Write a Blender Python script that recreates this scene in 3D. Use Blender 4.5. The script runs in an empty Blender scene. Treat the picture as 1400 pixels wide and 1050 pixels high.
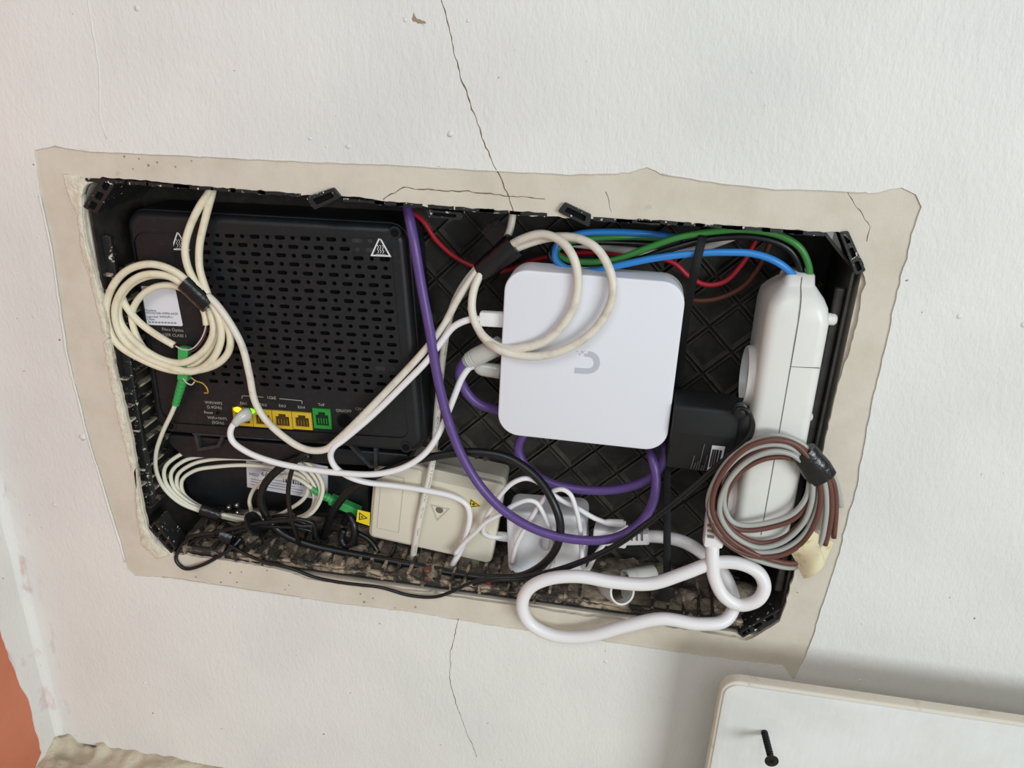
import bpy, bmesh, math, random
from mathutils import Vector, Matrix, noise
from mathutils.geometry import delaunay_2d_cdt
random.seed(7)
scene = bpy.context.scene
COL = scene.collection

# ---------------------------------------------------------------- camera
CAM = Vector((0.40734, -0.54050, 0.10457))
RR = Vector((0.985812, 0.163681, 0.037200))     # camera right in the room
RD = Vector((0.098432, -0.384200, -0.917988))   # camera down
RF = Vector((-0.135965, 0.908625, -0.394861))   # camera forward
FPX = 1090.0
cd = bpy.data.cameras.new('camera'); cam = bpy.data.objects.new('camera', cd); COL.objects.link(cam)
cd.sensor_fit = 'HORIZONTAL'; cd.sensor_width = 36.0; cd.lens = 36.0 * FPX / 1400.0
cd.clip_start = 0.01; cd.clip_end = 50
m3 = Matrix((RR, -RD, -RF)).transposed()
cam.matrix_world = Matrix.Translation(CAM) @ m3.to_4x4()
scene.camera = cam

# ---------------------------------------------------------------- light
w = bpy.data.worlds.new('world'); scene.world = w; w.use_nodes = True
w.node_tree.nodes['Background'].inputs[0].default_value = (0.92, 0.985, 1.02, 1)
w.node_tree.nodes['Background'].inputs[1].default_value = 0.30
def area(name, loc, target, sx, sy, power, col):
    l = bpy.data.lights.new(name, 'AREA'); l.shape = 'RECTANGLE'; l.size = sx; l.size_y = sy
    l.energy = power; l.color = col
    o = bpy.data.objects.new(name, l); COL.objects.link(o); o.location = loc
    o.rotation_euler = (Vector(target) - Vector(loc)).to_track_quat('-Z', 'Y').to_euler()
    return o
area('window_daylight', (2.9, -3.1, 0.42), (0.25, 0, -0.15), 2.0, 1.1, 105, (0.925, 0.99, 1.02))
area('room_fill', (0.2, -2.4, 1.9), (0.25, 0, -0.15), 1.8, 1.0, 30, (0.925, 0.99, 1.02))  # added soft fill from front and above, no visible source
vs = scene.view_settings
vs.view_transform = 'Standard'; vs.look = 'None'; vs.exposure = -0.14; vs.gamma = 1.0; vs.use_curve_mapping = False

# ---------------------------------------------------------------- helpers
def at(u, v, Y):
    d = RR * ((u - 700) / FPX) + RD * ((v - 525) / FPX) + RF
    return CAM + d * ((Y - CAM.y) / d.y)
def at_x(u, v, X):
    d = RR * ((u - 700) / FPX) + RD * ((v - 525) / FPX) + RF
    return CAM + d * ((X - CAM.x) / d.x)
def xz(pts, Y):
    return [(p.x, p.z) for p in (at(u, v, Y) for u, v in pts)]

def link(o, parent=None):
    COL.objects.link(o)
    if parent is not None: o.parent = parent
    return o
ORG = {}
def org(o): return ORG.get(o.name, Vector((0, 0, 0)))
def thing(name, label, cat, loc, group=None):
    o = bpy.data.objects.new(name, None); link(o); o.location = loc; ORG[o.name] = Vector(loc)
    o.empty_display_size = 0.02
    o['label'] = label; o['category'] = cat
    if group: o['group'] = group
    return o
def tag(o, label, cat, group=None):
    o['label'] = label; o['category'] = cat
    if group: o['group'] = group
    return o
def obj(name, data, mat, parent=None, smooth=False, origin=None, label=None):
    """data = (verts in world space, faces[, uvs per face corner])"""
    V, F = data[0], data[1]
    if parent is not None: O = org(parent)
    elif origin is not None: O = Vector(origin)
    else: O = Vector((0, 0, 0))
    me = bpy.data.meshes.new(name)
    me.from_pydata([tuple(Vector(v) - O) for v in V], [], F)
    me.update()
    if len(data) > 2:
        uv = me.uv_layers.new(name='UVMap')
        for i, c in enumerate(data[2]): uv.data[i].uv = c
    if smooth:
        me.polygons.foreach_set('use_smooth', [True] * len(me.polygons))
        if smooth != 'all':
            me.set_sharp_from_angle(angle=math.radians(38))
    me.materials.append(mat)
    o = bpy.data.objects.new(name, me); link(o, parent)
    ORG[o.name] = O
    if parent is None: o.location = O
    if label: o['label'] = label
    return o
def merge(*ds):
    V, F = [], []
    for d in ds:
        n = len(V); V += list(d[0]); F += [tuple(i + n for i in f) for f in d[1]]
    return V, F
def bm_data(bm):
    bm.normal_update()
    bm.verts.index_update()
    V = [v.co.copy() for v in bm.verts]; F = [tuple(v.index for v in f.verts) for f in bm.faces]
    bm.free(); return V, F
def box(c, s, M=None, bev=0.0, seg=2):
    bm = bmesh.new(); bmesh.ops.create_cube(bm, size=1.0)
    for v in bm.verts: v.co = Vector((v.co.x * s[0], v.co.y * s[1], v.co.z * s[2]))
    if bev: bmesh.ops.bevel(bm, geom=list(bm.edges), offset=bev, segments=seg, profile=0.5, affect='EDGES')
    for v in bm.verts:
        if M is not None: v.co = M @ v.co
        v.co += Vector(c)
    return bm_data(bm)
def rounded(poly, r, seg=6):
    out = []; n = len(poly)
    for i in range(n):
        p = Vector(poly[i]); a = (Vector(poly[i - 1]) - p); b = (Vector(poly[(i + 1) % n]) - p)
        rr = r[i] if isinstance(r, (list, tuple)) else r
        if rr <= 0: out.append(tuple(p)); continue
        la, lb = a.length, b.length; a.normalize(); b.normalize()
        ang = a.angle(b); t = min(rr / math.tan(ang / 2), la * .49, lb * .49)
        rr2 = t * math.tan(ang / 2)
        c = p + (a + b).normalized() * (rr2 / math.sin(ang / 2))
        s = p + a * t - c; e = p + b * t - c
        a0 = math.atan2(s.y, s.x); a1 = math.atan2(e.y, e.x); da = (a1 - a0 + math.pi) % (2 * math.pi) - math.pi
        for k in range(seg + 1):
            q = a0 + da * k / seg; out.append((c.x + rr2 * math.cos(q), c.y + rr2 * math.sin(q)))
    return out
def inset(poly, d):
    n = len(poly); out = []
    A = sum(poly[i][0] * poly[(i + 1) % n][1] - poly[(i + 1) % n][0] * poly[i][1] for i in range(n))
    s = 1 if A > 0 else -1
    for i in range(n):
        p0, p1, p2 = Vector(poly[i - 1]), Vector(poly[i]), Vector(poly[(i + 1) % n])
        e1 = (p1 - p0); e2 = (p2 - p1)
        if e1.length < 1e-9: e1 = e2
        if e2.length < 1e-9: e2 = e1
        e1.normalize(); e2.normalize()
        nn = (Vector((-e1.y, e1.x)) + Vector((-e2.y, e2.x))); nn.normalize()
        k = max(.5, nn.dot(Vector((-e1.y, e1.x))))
        out.append(tuple(p1 + nn * (s * d / k)))
    return out
def slab(poly, yf, yb, bev=0.0, seg=3, bevback=0.0):
    """prism of an (x,z) outline from yf (front) to yb, with a rounded front rim"""
    rings = []
    if bev:
        for k in range(seg + 1):
            a = math.pi / 2 * k / seg
            rings.append((inset(poly, bev * (1 - math.sin(a))), yf + bev * (1 - math.cos(a))))
    else: rings.append((poly, yf))
    if bevback:
        rings.append((poly, yb - bevback)); rings.append((inset(poly, bevback), yb))
    else: rings.append((poly, yb))
    n = len(poly); V = []; F = []
    for r, y in rings: V += [(p[0], y, p[1]) for p in r]
    for k in range(len(rings) - 1):
        for i in range(n):
            j = (i + 1) % n; F.append((k * n + i, k * n + j, (k + 1) * n + j, (k + 1) * n + i))
    F.append(tuple(range(n))[::-1]); F.append(tuple((len(rings) - 1) * n + i for i in range(n)))
    bm = bmesh.new(); vs_ = [bm.verts.new(v) for v in V]
    for f in F:
        try: bm.faces.new([vs_[i] for i in f])
        except ValueError: pass
    bmesh.ops.recalc_face_normals(bm, faces=list(bm.faces))
    return bm_data(bm)
def plate(outer, holes, yf, yb):
    """flat plate with holes in the xz plane"""
    pts = []; edges = []
    for lp in [outer] + holes:
        n0 = len(pts); n = len(lp); pts += [Vector(p) for p in lp]
        edges += [(n0 + i, n0 + (i + 1) % n) for i in range(n)]
    r = delaunay_2d_cdt(pts, edges, [], 1, 1e-7)
    P, E2, F = r[0], r[1], r[2]
    bbs = [(min(p[0] for p in h), max(p[0] for p in h), min(p[1] for p in h), max(p[1] for p in h)) for h in holes]
    def inside(x, y, h):
        c = False; j = len(h) - 1
        for i in range(len(h)):
            if (h[i][1] > y) != (h[j][1] > y) and x < (h[j][0] - h[i][0]) * (y - h[i][1]) / (h[j][1] - h[i][1]) + h[i][0]: c = not c
            j = i
        return c
    def keep(f):
        x = sum(P[i].x for i in f) / len(f); y = sum(P[i].y for i in f) / len(f)
        return not any(b[0] < x < b[1] and b[2] < y < b[3] and inside(x, y, h) for h, b in zip(holes, bbs))
    F = [f for f in F if keep(f)]
    n = len(P); V = [(p.x, yf, p.y) for p in P] + [(p.x, yb, p.y) for p in P]
    FF = []; cnt = {}
    for f in F:
        f = list(f)
        a = sum(P[f[i]].x * P[f[(i + 1) % len(f)]].y - P[f[(i + 1) % len(f)]].x * P[f[i]].y for i in range(len(f)))
        if a < 0: f.reverse()
        FF.append(tuple(f)); FF.append(tuple(i + n for i in reversed(f)))
        for i in range(len(f)):
            e = (f[i], f[(i + 1) % len(f)]); cnt[e] = 1
    for (a, b) in list(cnt):
        if (b, a) not in cnt: FF.append((a, a + n, b + n, b)[::-1][::-1])
    bm = bmesh.new(); vv = [bm.verts.new(v) for v in V]
    for f in FF:
        try: bm.faces.new([vv[i] for i in f])
        except ValueError: pass
    bmesh.ops.recalc_face_normals(bm, faces=list(bm.faces))
    return bm_data(bm)
def spline(P, n=7):
    P = [Vector(p) for p in P]
    if len(P) < 3: return [P[0].lerp(P[-1], i / n) for i in range(n + 1)]
    Q = [P[0] * 2 - P[1]] + P + [P[-1] * 2 - P[-2]]
    out = []
    for i in range(1, len(Q) - 2):
        p0, p1, p2, p3 = Q[i - 1:i + 3]
        t1 = max((p1 - p0).length, 1e-6) ** .5; t2 = max((p2 - p1).length, 1e-6) ** .5; t3 = max((p3 - p2).length, 1e-6) ** .5
        m1 = ((p1 - p0) / t1 - (p2 - p0) / (t1 + t2) + (p2 - p1) / t2) * t2
        m2 = ((p2 - p1) / t2 - (p3 - p1) / (t2 + t3) + (p3 - p2) / t3) * t2
        for k in range(n):
            t = k / n; t_2 = t * t; t_3 = t_2 * t
            out.append(p1 * (2 * t_3 - 3 * t_2 + 1) + m1 * (t_3 - 2 * t_2 + t) + p2 * (-2 * t_3 + 3 * t_2) + m2 * (t_3 - t_2))
    out.append(P[-1]); return out
def tube(pts, r, sides=10, cap=True, flat=None):
    """swept tube with uv (x = metres along, y = round the section); r number or list"""
    n = len(pts); V = []; F = []; UV = []
    T = [(pts[min(i + 1, n - 1)] - pts[max(i - 1, 0)]).normalized() for i in range(n)]
    up = Vector((0, -1, 0))
    if abs(T[0].dot(up)) > .9: up = Vector((0, 0, 1))
    N = (up - T[0] * up.dot(T[0])).normalized(); L = 0; LL = []
    for i in range(n):
        if i: L += (pts[i] - pts[i - 1]).length
        LL.append(L)
        if flat is not None: N = Vector(flat)
        N = (N - T[i] * N.dot(T[i])).normalized(); B = T[i].cross(N)
        rr = r[min(i, len(r) - 1)] if isinstance(r, (list, tuple)) else r
        ra, rb = rr if isinstance(rr, tuple) else (rr, rr)
        for k in range(sides):
            a = 2 * math.pi * k / sides
            V.append(pts[i] + N * (math.cos(a) * ra) + B * (math.sin(a) * rb))
    for i in range(n - 1):
        for k in range(sides):
            j = (k + 1) % sides
            F.append((i * sides + k, i * sides + j, (i + 1) * sides + j, (i + 1) * sides + k))
            UV += [(LL[i], k / sides), (LL[i], (k + 1) / sides), (LL[i + 1], (k + 1) / sides), (LL[i + 1], k / sides)]
    if cap:
        F.append(tuple(range(sides))[::-1]); F.append(tuple((n - 1) * sides + k for k in range(sides)))
        UV += [(0, 0)] * (2 * sides)
    return V, F, UV
def px(P, Y=None):
    """pixel path (u, v, depth) to room points; a missing depth keeps the last one"""
    out = []; y = Y
    pend = []
    for p in P:
        if len(p) > 2: y = p[2]
        out.append([p[0], p[1], p[2] if len(p) > 2 else None])
    # depths between given ones are interpolated
    known = [i for i, p in enumerate(out) if p[2] is not None]
    if not known: out[0][2] = Y; known = [0]
    for i, p in enumerate(out):
        if p[2] is None:
            a = max([k for k in known if k < i], default=known[0]); b = min([k for k in known if k > i], default=known[-1])
            if a == b or i < a or i > b: p[2] = out[a][2] if i > a else out[b][2]
            else: p[2] = out[a][2] + (out[b][2] - out[a][2]) * (i - a) / (b - a)
    return [at(*p) for p in out]
def cable(name, P, r, mat, parent=None, label=None, cat='cable', group=None, n=6, sides=10):
    pts = spline(px(P), n)
    o = obj(name, tube(pts, r, sides), mat, parent, smooth='all', origin=min(pts, key=lambda p: p.z) if parent is None else None)
    if parent is None: tag(o, label, cat, group)
    return o
def lathe_between(a, b, prof, sides=20, cap=True):
    """prof: list of (t along a-b in metres, radius)"""
    a, b = Vector(a), Vector(b); d = (b - a).normalized()
    n = d.orthogonal().normalized(); m = d.cross(n); V = []; F = []
    for t, r in prof:
        for k in range(sides):
            q = 2 * math.pi * k / sides; V.append(a + d * t + n * (math.cos(q) * r) + m * (math.sin(q) * r))
    for i in range(len(prof) - 1):
        for k in range(sides):
            j = (k + 1) % sides; F.append((i * sides + k, i * sides + j, (i + 1) * sides + j, (i + 1) * sides + k))
    if cap:
        F.append(tuple(range(sides))[::-1]); F.append(tuple((len(prof) - 1) * sides + k for k in range(sides)))
    return V, F
def boxalong(a, b, wd, th, bev=.0008, nrm=(0, -1, 0)):
    """box from point a to point b, wd wide in the wall plane, th thick towards the viewer"""
    a, b = Vector(a), Vector(b); x = (b - a); L = x.length; x.normalize(); n = Vector(nrm); n = (n - x * n.dot(x)).normalized(); z = x.cross(n)
    M = Matrix((x, n, z)).transposed()
    return box((a + b) / 2, (L, th, wd), M, bev)
def text_mesh(s, loc, size, xdir, zdir=None):
    """flat lettering lying in the wall plane; returns world mesh data"""
    c = bpy.data.curves.new('lettering', 'FONT'); c.body = s; c.size = size; c.align_x = 'CENTER'; c.align_y = 'CENTER'; c.resolution_u = 2
    o = bpy.data.objects.new('lettering', c); COL.objects.link(o)
    dg = bpy.context.evaluated_depsgraph_get(); me = o.evaluated_get(dg).to_mesh()
    x = Vector(xdir).normalized(); y = Vector((0, -1, 0)).cross(x) * -1 if zdir is None else Vector(zdir).normalized()
    if zdir is None and y.z < 0: y = -y
    V = [Vector(loc) + x * v.co.x + y * v.co.y for v in me.vertices]; F = [tuple(p.vertices) for p in me.polygons]
    o.evaluated_get(dg).to_mesh_clear(); bpy.data.objects.remove(o); bpy.data.curves.remove(c)
    return V, F
def jag(poly, step, amp, seed=0, closed=True):
    out = []; n = len(poly); rnd = random.Random(seed)
    for i in range(n if closed else n - 1):
        a = Vector(poly[i]); b = Vector(poly[(i + 1) % n]); L = (b - a).length; k = max(1, int(L / step))
        nn = Vector((-(b - a).y, (b - a).x)); nn.normalize()
        for j in range(k):
            p = a.lerp(b, j / k)
            d = (noise.noise(Vector((p.x * 140, p.y * 140, seed))) * .8 + noise.noise(Vector((p.x * 420, p.y * 420, seed + 9))) * .5 + rnd.uniform(-.35, .35)) * amp
            out.append(tuple(p + nn * d))
    return out

# ---------------------------------------------------------------- materials
def srgb(r, g, b):
    f = lambda c: (c / 255 / 12.92) if c / 255 <= .04045 else ((c / 255 + .055) / 1.055) ** 2.4
    return (f(r), f(g), f(b), 1)
def mat(name, col, rough=.5, spec=.5, bump=None, vary=None, metal=0, dust=None):
    """bump = (scale, strength, distance[, (sx,sy,sz)]); vary = (scale, second colour, low, high); dust likewise"""
    m = bpy.data.materials.new(name); m.use_nodes = True; nt = m.node_tree; N = nt.nodes; L = nt.links
    b = N['Principled BSDF']; b.inputs['Base Color'].default_value = col; b.inputs['Roughness'].default_value = rough
    b.inputs['Specular IOR Level'].default_value = spec; b.inputs['Metallic'].default_value = metal
    tc = N.new('ShaderNodeTexCoord'); geo = N.new('ShaderNodeNewGeometry')
    prev = None
    for v in [q for q in (vary, dust) if q]:
        nz = N.new('ShaderNodeTexNoise'); nz.inputs['Scale'].default_value = v[0]; nz.inputs['Detail'].default_value = 6; nz.inputs['Roughness'].default_value = .62
        L.new(geo.outputs['Position'], nz.inputs['Vector'])
        mr = N.new('ShaderNodeMapRange'); mr.inputs[1].default_value = v[2]; mr.inputs[2].default_value = v[3]; L.new(nz.outputs['Fac'], mr.inputs[0])
        mx = N.new('ShaderNodeMix'); mx.data_type = 'RGBA'; mx.inputs[7].default_value = v[1]
        if prev is None: mx.inputs[6].default_value = col
        else: L.new(prev, mx.inputs[6])
        L.new(mr.outputs[0], mx.inputs[0]); prev = mx.outputs[2]
    if prev is not None: L.new(prev, b.inputs['Base Color'])
    last = None
    for bp in (bump if isinstance(bump, list) else [bump] if bump else []):
        nz = N.new('ShaderNodeTexNoise'); nz.inputs['Scale'].default_value = bp[0]; nz.inputs['Detail'].default_value = 4
        mp = N.new('ShaderNodeMapping'); L.new(geo.outputs['Position'], mp.inputs[0])
        if len(bp) > 3: mp.inputs['Scale'].default_value = bp[3]
        L.new(mp.outputs[0], nz.inputs['Vector'])
        bn = N.new('ShaderNodeBump'); bn.inputs['Strength'].default_value = bp[1]; bn.inputs['Distance'].default_value = bp[2]
        L.new(nz.outputs['Fac'], bn.inputs['Height'])
        if last: L.new(last, bn.inputs['Normal'])
        last = bn.outputs[0]
    if last: L.new(last, b.inputs['Normal'])
    return m
def glow(name, col, strength):
    m = mat(name, col, .3); b = m.node_tree.nodes['Principled BSDF']
    b.inputs['Emission Color'].default_value = col; b.inputs['Emission Strength'].default_value = strength
    return m
M = {}
M['orange'] = mat('terracotta_paint', srgb(205, 128, 98), .6, .3, bump=(260, .15, .001), vary=(9, srgb(196, 116, 86), .4, .7))
M['plaster'] = mat('beige_plaster', srgb(212, 203, 188), .75, .25, bump=[(90, .35, .0013), (900, .25, .0005)],
                   vary=(28, srgb(202, 192, 176), .42, .68), dust=(55, srgb(186, 174, 156), .66, .76))
M['filler'] = mat('white_filler', srgb(222, 216, 198), .85, .2, bump=[(260, .8, .002), (1200, .5, .0006)], vary=(120, srgb(200, 190, 168), .45, .7))
M['floor'] = mat('rough_plaster_floor', srgb(206, 196, 174), .85, .2, bump=[(60, .8, .004), (400, .6, .0012)], vary=(40, srgb(178, 166, 144), .42, .68))
M['crack'] = mat('crack_dark', srgb(122, 100, 80), .95, .1)
M['chip'] = mat('chipped_plaster', srgb(158, 140, 120), .95, .1, bump=(700, .5, .001))
M['board'] = mat('painted_board', srgb(224, 224, 220), .6, .3, bump=[(170, .35, .0008, (1.5, 1, .35)), (60, .25, .001)], vary=(14, srgb(214, 213, 208), .42, .65))
M['board_edge'] = mat('board_edge_cream', srgb(216, 208, 192), .7, .3, bump=(300, .3, .0006), vary=(90, srgb(190, 178, 156), .58, .72))
M['boxplastic'] = mat('dusty_black_plastic', srgb(38, 36, 34), .55, .4, bump=(500, .15, .0004), vary=(60, srgb(62, 58, 52), .45, .75), dust=(330, srgb(150, 142, 130), .72, .77))
M['latticeridge'] = mat('dusty_lit_ridge_plastic', srgb(66, 62, 56), .6, .4, bump=(500, .2, .0004), vary=(90, srgb(92, 86, 76), .45, .75), dust=(330, srgb(150, 142, 130), .74, .79))  # paler than the panel: dust, plus light caught by ridge edges painted in
M['rimplastic'] = mat('paint_flecked_black_plastic', srgb(30, 30, 31), .45, .5, bump=(600, .4, .0006), vary=(260, srgb(205, 200, 190), .62, .65))
M['ribdirty'] = mat('mortar_edged_rib', srgb(52, 48, 44), .7, .3, bump=(600, .4, .0006), vary=(75, srgb(172, 154, 132), .48, .60))
M['creamrib'] = mat('plaster_edged_rib', srgb(60, 56, 50), .7, .3, bump=(600, .4, .0006), vary=(60, srgb(196, 184, 164), .44, .54))
M['mortar'] = mat('mortar_dirt', srgb(84, 77, 70), .9, .2, bump=[(200, .8, .003), (900, .6, .0008)], vary=(34, srgb(152, 138, 120), .44, .60), dust=(110, srgb(192, 174, 152), .58, .68))
M['router'] = mat('black_router_plastic', srgb(26, 27, 30), .42, .45, bump=(1800, .08, .0002), vary=(220, srgb(44, 44, 44), .55, .8))
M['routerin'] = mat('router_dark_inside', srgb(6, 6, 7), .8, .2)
M['bracket'] = mat('dark_grey_plastic', srgb(46, 46, 48), .5, .4, vary=(200, srgb(70, 68, 64), .5, .8))
M['print'] = mat('pale_print', srgb(168, 164, 156), .6, .3)
M['printwhite'] = mat('white_print', srgb(225, 225, 225), .6, .3)
M['sticker'] = mat('white_sticker', srgb(222, 220, 226), .5, .4)
M['ink'] = mat('black_ink', srgb(48, 46, 48), .6, .3)
M['inkgrey'] = mat('grey_ink', srgb(120, 118, 124), .6, .3)
M['yellowport'] = mat('yellow_port_plastic', srgb(208, 176, 46), .45, .4)
M['greenport'] = mat('green_port_plastic', srgb(44, 140, 58), .45, .4)
M['portdark'] = mat('port_socket_dark', srgb(70, 50, 14), .6, .3)
M['portdarkg'] = mat('green_socket_dark', srgb(10, 44, 18), .6, .3)
M['contact'] = mat('brass_contact', srgb(190, 150, 70), .35, .5, metal=.8)
M['ledy'] = glow('yellow_lamp', srgb(255, 205, 20), 3.2)
M['ledg'] = glow('green_lamp', srgb(110, 255, 20), 2.4)
M['clearplug'] = mat('milky_clear_plug', srgb(190, 190, 184), .25, .5)
M['cream'] = mat('cream_cable', srgb(226, 217, 192), .42, .4, vary=(80, srgb(205, 194, 166), .5, .75))
M['creamgrey'] = mat('aged_white_cable', srgb(222, 214, 200), .42, .4, vary=(70, srgb(190, 180, 164), .5, .78))
M['whitecable'] = mat('white_cable', srgb(234, 230, 230), .36, .45)
M['fiber'] = mat('fibre_cable', srgb(224, 219, 200), .4, .4)
M['purple'] = mat('purple_cable', srgb(92, 68, 130), .38, .45, vary=(160, srgb(108, 84, 144), .55, .8))
M['blackcable'] = mat('black_cable', srgb(20, 20, 22), .38, .5)
M['tie'] = mat('black_nylon', srgb(14, 14, 15), .6, .25)
M['tape'] = mat('black_tape', srgb(18, 18, 20), .25, .6, bump=(260, .5, .001))
M['blue'] = mat('blue_wire', srgb(48, 130, 206), .38, .45)
M['green'] = mat('green_wire', srgb(58, 128, 58), .4, .45)
M['red'] = mat('red_wire', srgb(176, 34, 48), .4, .45)
M['brown'] = mat('brown_wire', srgb(104, 66, 57), .42, .4)
M['brownd'] = mat('dark_brown_wire', srgb(100, 56, 44), .42, .4)
M['grey'] = mat('grey_wire', srgb(168, 168, 162), .42, .4)
M['greyd'] = mat('light_grey_cable', srgb(196, 190, 182), .42, .4)
M['boot'] = mat('green_boot', srgb(62, 158, 84), .45, .4)
M['gateway'] = mat('white_gateway_plastic', srgb(226, 226, 232), .45, .35)
M['gatelogo'] = mat('pale_grey_print', srgb(188, 188, 196), .5, .3)
M['strip'] = mat('white_strip_plastic', srgb(226, 224, 218), .35, .45, vary=(20, srgb(216, 212, 204), .5, .75))
M['seam'] = mat('seam_dark', srgb(110, 104, 96), .8, .2)
M['adapter'] = mat('black_adapter_plastic', srgb(34, 34, 35), .6, .3)
M['beige'] = mat('beige_box_plastic', srgb(218, 210, 192), .45, .4)
M['beigetop'] = mat('grey_beige_plastic', srgb(190, 184, 168), .5, .4)
M['warnyellow'] = mat('warning_yellow', srgb(232, 206, 40), .5, .3)
M['pvc'] = mat('white_pvc', srgb(214, 212, 206), .4, .4, vary=(120, srgb(180, 172, 160), .55, .75))
M['poe'] = mat('white_injector_plastic', srgb(228, 228, 230), .35, .45)
M['creamtape'] = mat('old_cream_tape', srgb(220, 208, 172), .5, .4, vary=(130, srgb(176, 150, 96), .52, .74))
M['screw'] = mat('black_screw_steel', srgb(30, 30, 32), .4, .5, metal=.4)
M['steel'] = mat('bright_steel', srgb(210, 208, 200), .25, .5, metal=.9)
M['copper'] = mat('bare_copper', srgb(178, 150, 70), .4, .5, metal=.5)
M['redplastic'] = mat('red_scrap', srgb(190, 40, 50), .5, .4)

# wall paint: brushed relief, drips, and a few faint pink rubs near the corner
def paint_mat():
    m = mat('white_wall_paint', srgb(228, 226, 221), .55, .35)
    nt = m.node_tree; N = nt.nodes; L = nt.links; b = N['Principled BSDF']; geo = N.new('ShaderNodeNewGeometry')
    def nz(scale, sc=(1, 1, 1), det=4, rot=0):
        mp = N.new('ShaderNodeMapping'); mp.inputs['Scale'].default_value = sc; mp.inputs['Rotation'].default_value = (0, rot, 0); L.new(geo.outputs['Position'], mp.inputs[0])
        n = N.new('ShaderNodeTexNoise'); n.inputs['Scale'].default_value = scale; n.inputs['Detail'].default_value = det
        L.new(mp.outputs[0], n.inputs['Vector']); return n.outputs['Fac']
    def mr(x, a, bb, c=0, d=1):
        q = N.new('ShaderNodeMapRange'); L.new(x, q.inputs[0]); q.inputs[1].default_value = a; q.inputs[2].default_value = bb; q.inputs[3].default_value = c; q.inputs[4].default_value = d; return q.outputs[0]
    def math_(op, x, y):
        q = N.new('ShaderNodeMath'); q.operation = op
        for i, k in enumerate((x, y)):
            if isinstance(k, (int, float)): q.inputs[i].default_value = k
            else: L.new(k, q.inputs[i])
        return q.outputs[0]
    def mix(f, a, bcol):
        q = N.new('ShaderNodeMix'); q.data_type = 'RGBA'; L.new(f, q.inputs[0])
        if isinstance(a, tuple): q.inputs[6].default_value = a
        else: L.new(a, q.inputs[6])
        q.inputs[7].default_value = bcol; return q.outputs[2]
    sep = N.new('ShaderNodeSeparateXYZ'); L.new(geo.outputs['Position'], sep.inputs[0])
    c = mix(mr(nz(7), .42, .68), srgb(228, 226, 221), srgb(220, 218, 214))
    # rubbed pink marks beside the corner
    near = math_('MULTIPLY', mr(sep.outputs[0], -.108, -.128), mr(nz(34, (2.4, 1, .8)), .56, .7))
    c = mix(math_('MULTIPLY', near, .55), c, srgb(190, 128, 126))
    # tiny dark specks
    c = mix(mr(nz(150, (1, 1, 1.3), 2), .76, .79), c, srgb(120, 112, 104))
    L.new(c, b.inputs['Base Color'])
    last = None
    for f, st, di in ((nz(260, (1.3, 1, .6), 3), .32, .0012), (nz(70, (1.5, 1, .8)), .24, .0020), (nz(560, (1.3, 1, .6), 2), .42, .0006)):
        bn = N.new('ShaderNodeBump'); bn.inputs['Strength'].default_value = st; bn.inputs['Distance'].default_value = di; L.new(f, bn.inputs['Height'])
        if last: L.new(last, bn.inputs['Normal'])
        last = bn.outputs[0]
    vo = N.new('ShaderNodeTexVoronoi'); vo.inputs['Scale'].default_value = 34; L.new(geo.outputs['Position'], vo.inputs['Vector'])
    dr = mr(vo.outputs['Distance'], .03, .075, 1, 0)
    keep = mr(nz(9, (1, 1, 1), 1), .5, .56)
    bn = N.new('ShaderNodeBump'); bn.inputs['Strength'].default_value = .7; bn.inputs['Distance'].default_value = .0012
    L.new(math_('MULTIPLY', dr, keep), bn.inputs['Height']); L.new(last, bn.inputs['Normal']); L.new(bn.outputs[0], b.inputs['Normal'])
    return m
M['paint'] = paint_mat()
def printed_mat():
    m = mat('printed_white_cable', srgb(222, 216, 204), .42, .4)
    nt = m.node_tree; N = nt.nodes; L = nt.links; b = N['Principled BSDF']
    uv = N.new('ShaderNodeUVMap'); sep = N.new('ShaderNodeSeparateXYZ'); L.new(uv.outputs[0], sep.inputs[0])
    mp = N.new('ShaderNodeMapping'); mp.inputs['Scale'].default_value = (900, 24, 1); L.new(uv.outputs[0], mp.inputs[0])
    n = N.new('ShaderNodeTexNoise'); n.inputs['Scale'].default_value = 1; n.inputs['Detail'].default_value = 2; L.new(mp.outputs[0], n.inputs['Vector'])
    mp2 = N.new('ShaderNodeMapping'); mp2.inputs['Scale'].default_value = (60, 0, 0); L.new(uv.outputs[0], mp2.inputs[0])
    n2 = N.new('ShaderNodeTexNoise'); n2.inputs['Scale'].default_value = 1; n2.inputs['Detail'].default_value = 0; L.new(mp2.outputs[0], n2.inputs['Vector'])
    def ge(x, v, op='GREATER_THAN'):
        q = N.new('ShaderNodeMath'); q.operation = op; L.new(x, q.inputs[0]); q.inputs[1].default_value = v; return q.outputs[0]
    def mul(a, c):
        q = N.new('ShaderNodeMath'); q.operation = 'MULTIPLY'; L.new(a, q.inputs[0]); L.new(c, q.inputs[1]); return q.outputs[0]
    f = mul(mul(ge(n.outputs['Fac'], .54), ge(n2.outputs['Fac'], .46)), mul(ge(sep.outputs[1], .84), ge(sep.outputs[1], .95, 'LESS_THAN')))
    mx = N.new('ShaderNodeMix'); mx.data_type = 'RGBA'; mx.inputs[6].default_value = srgb(222, 216, 204); mx.inputs[7].default_value = srgb(120, 108, 98); L.new(f, mx.inputs[0]); L.new(mx.outputs[2], b.inputs['Base Color'])
    return m
M['printed'] = printed_mat()

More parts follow.
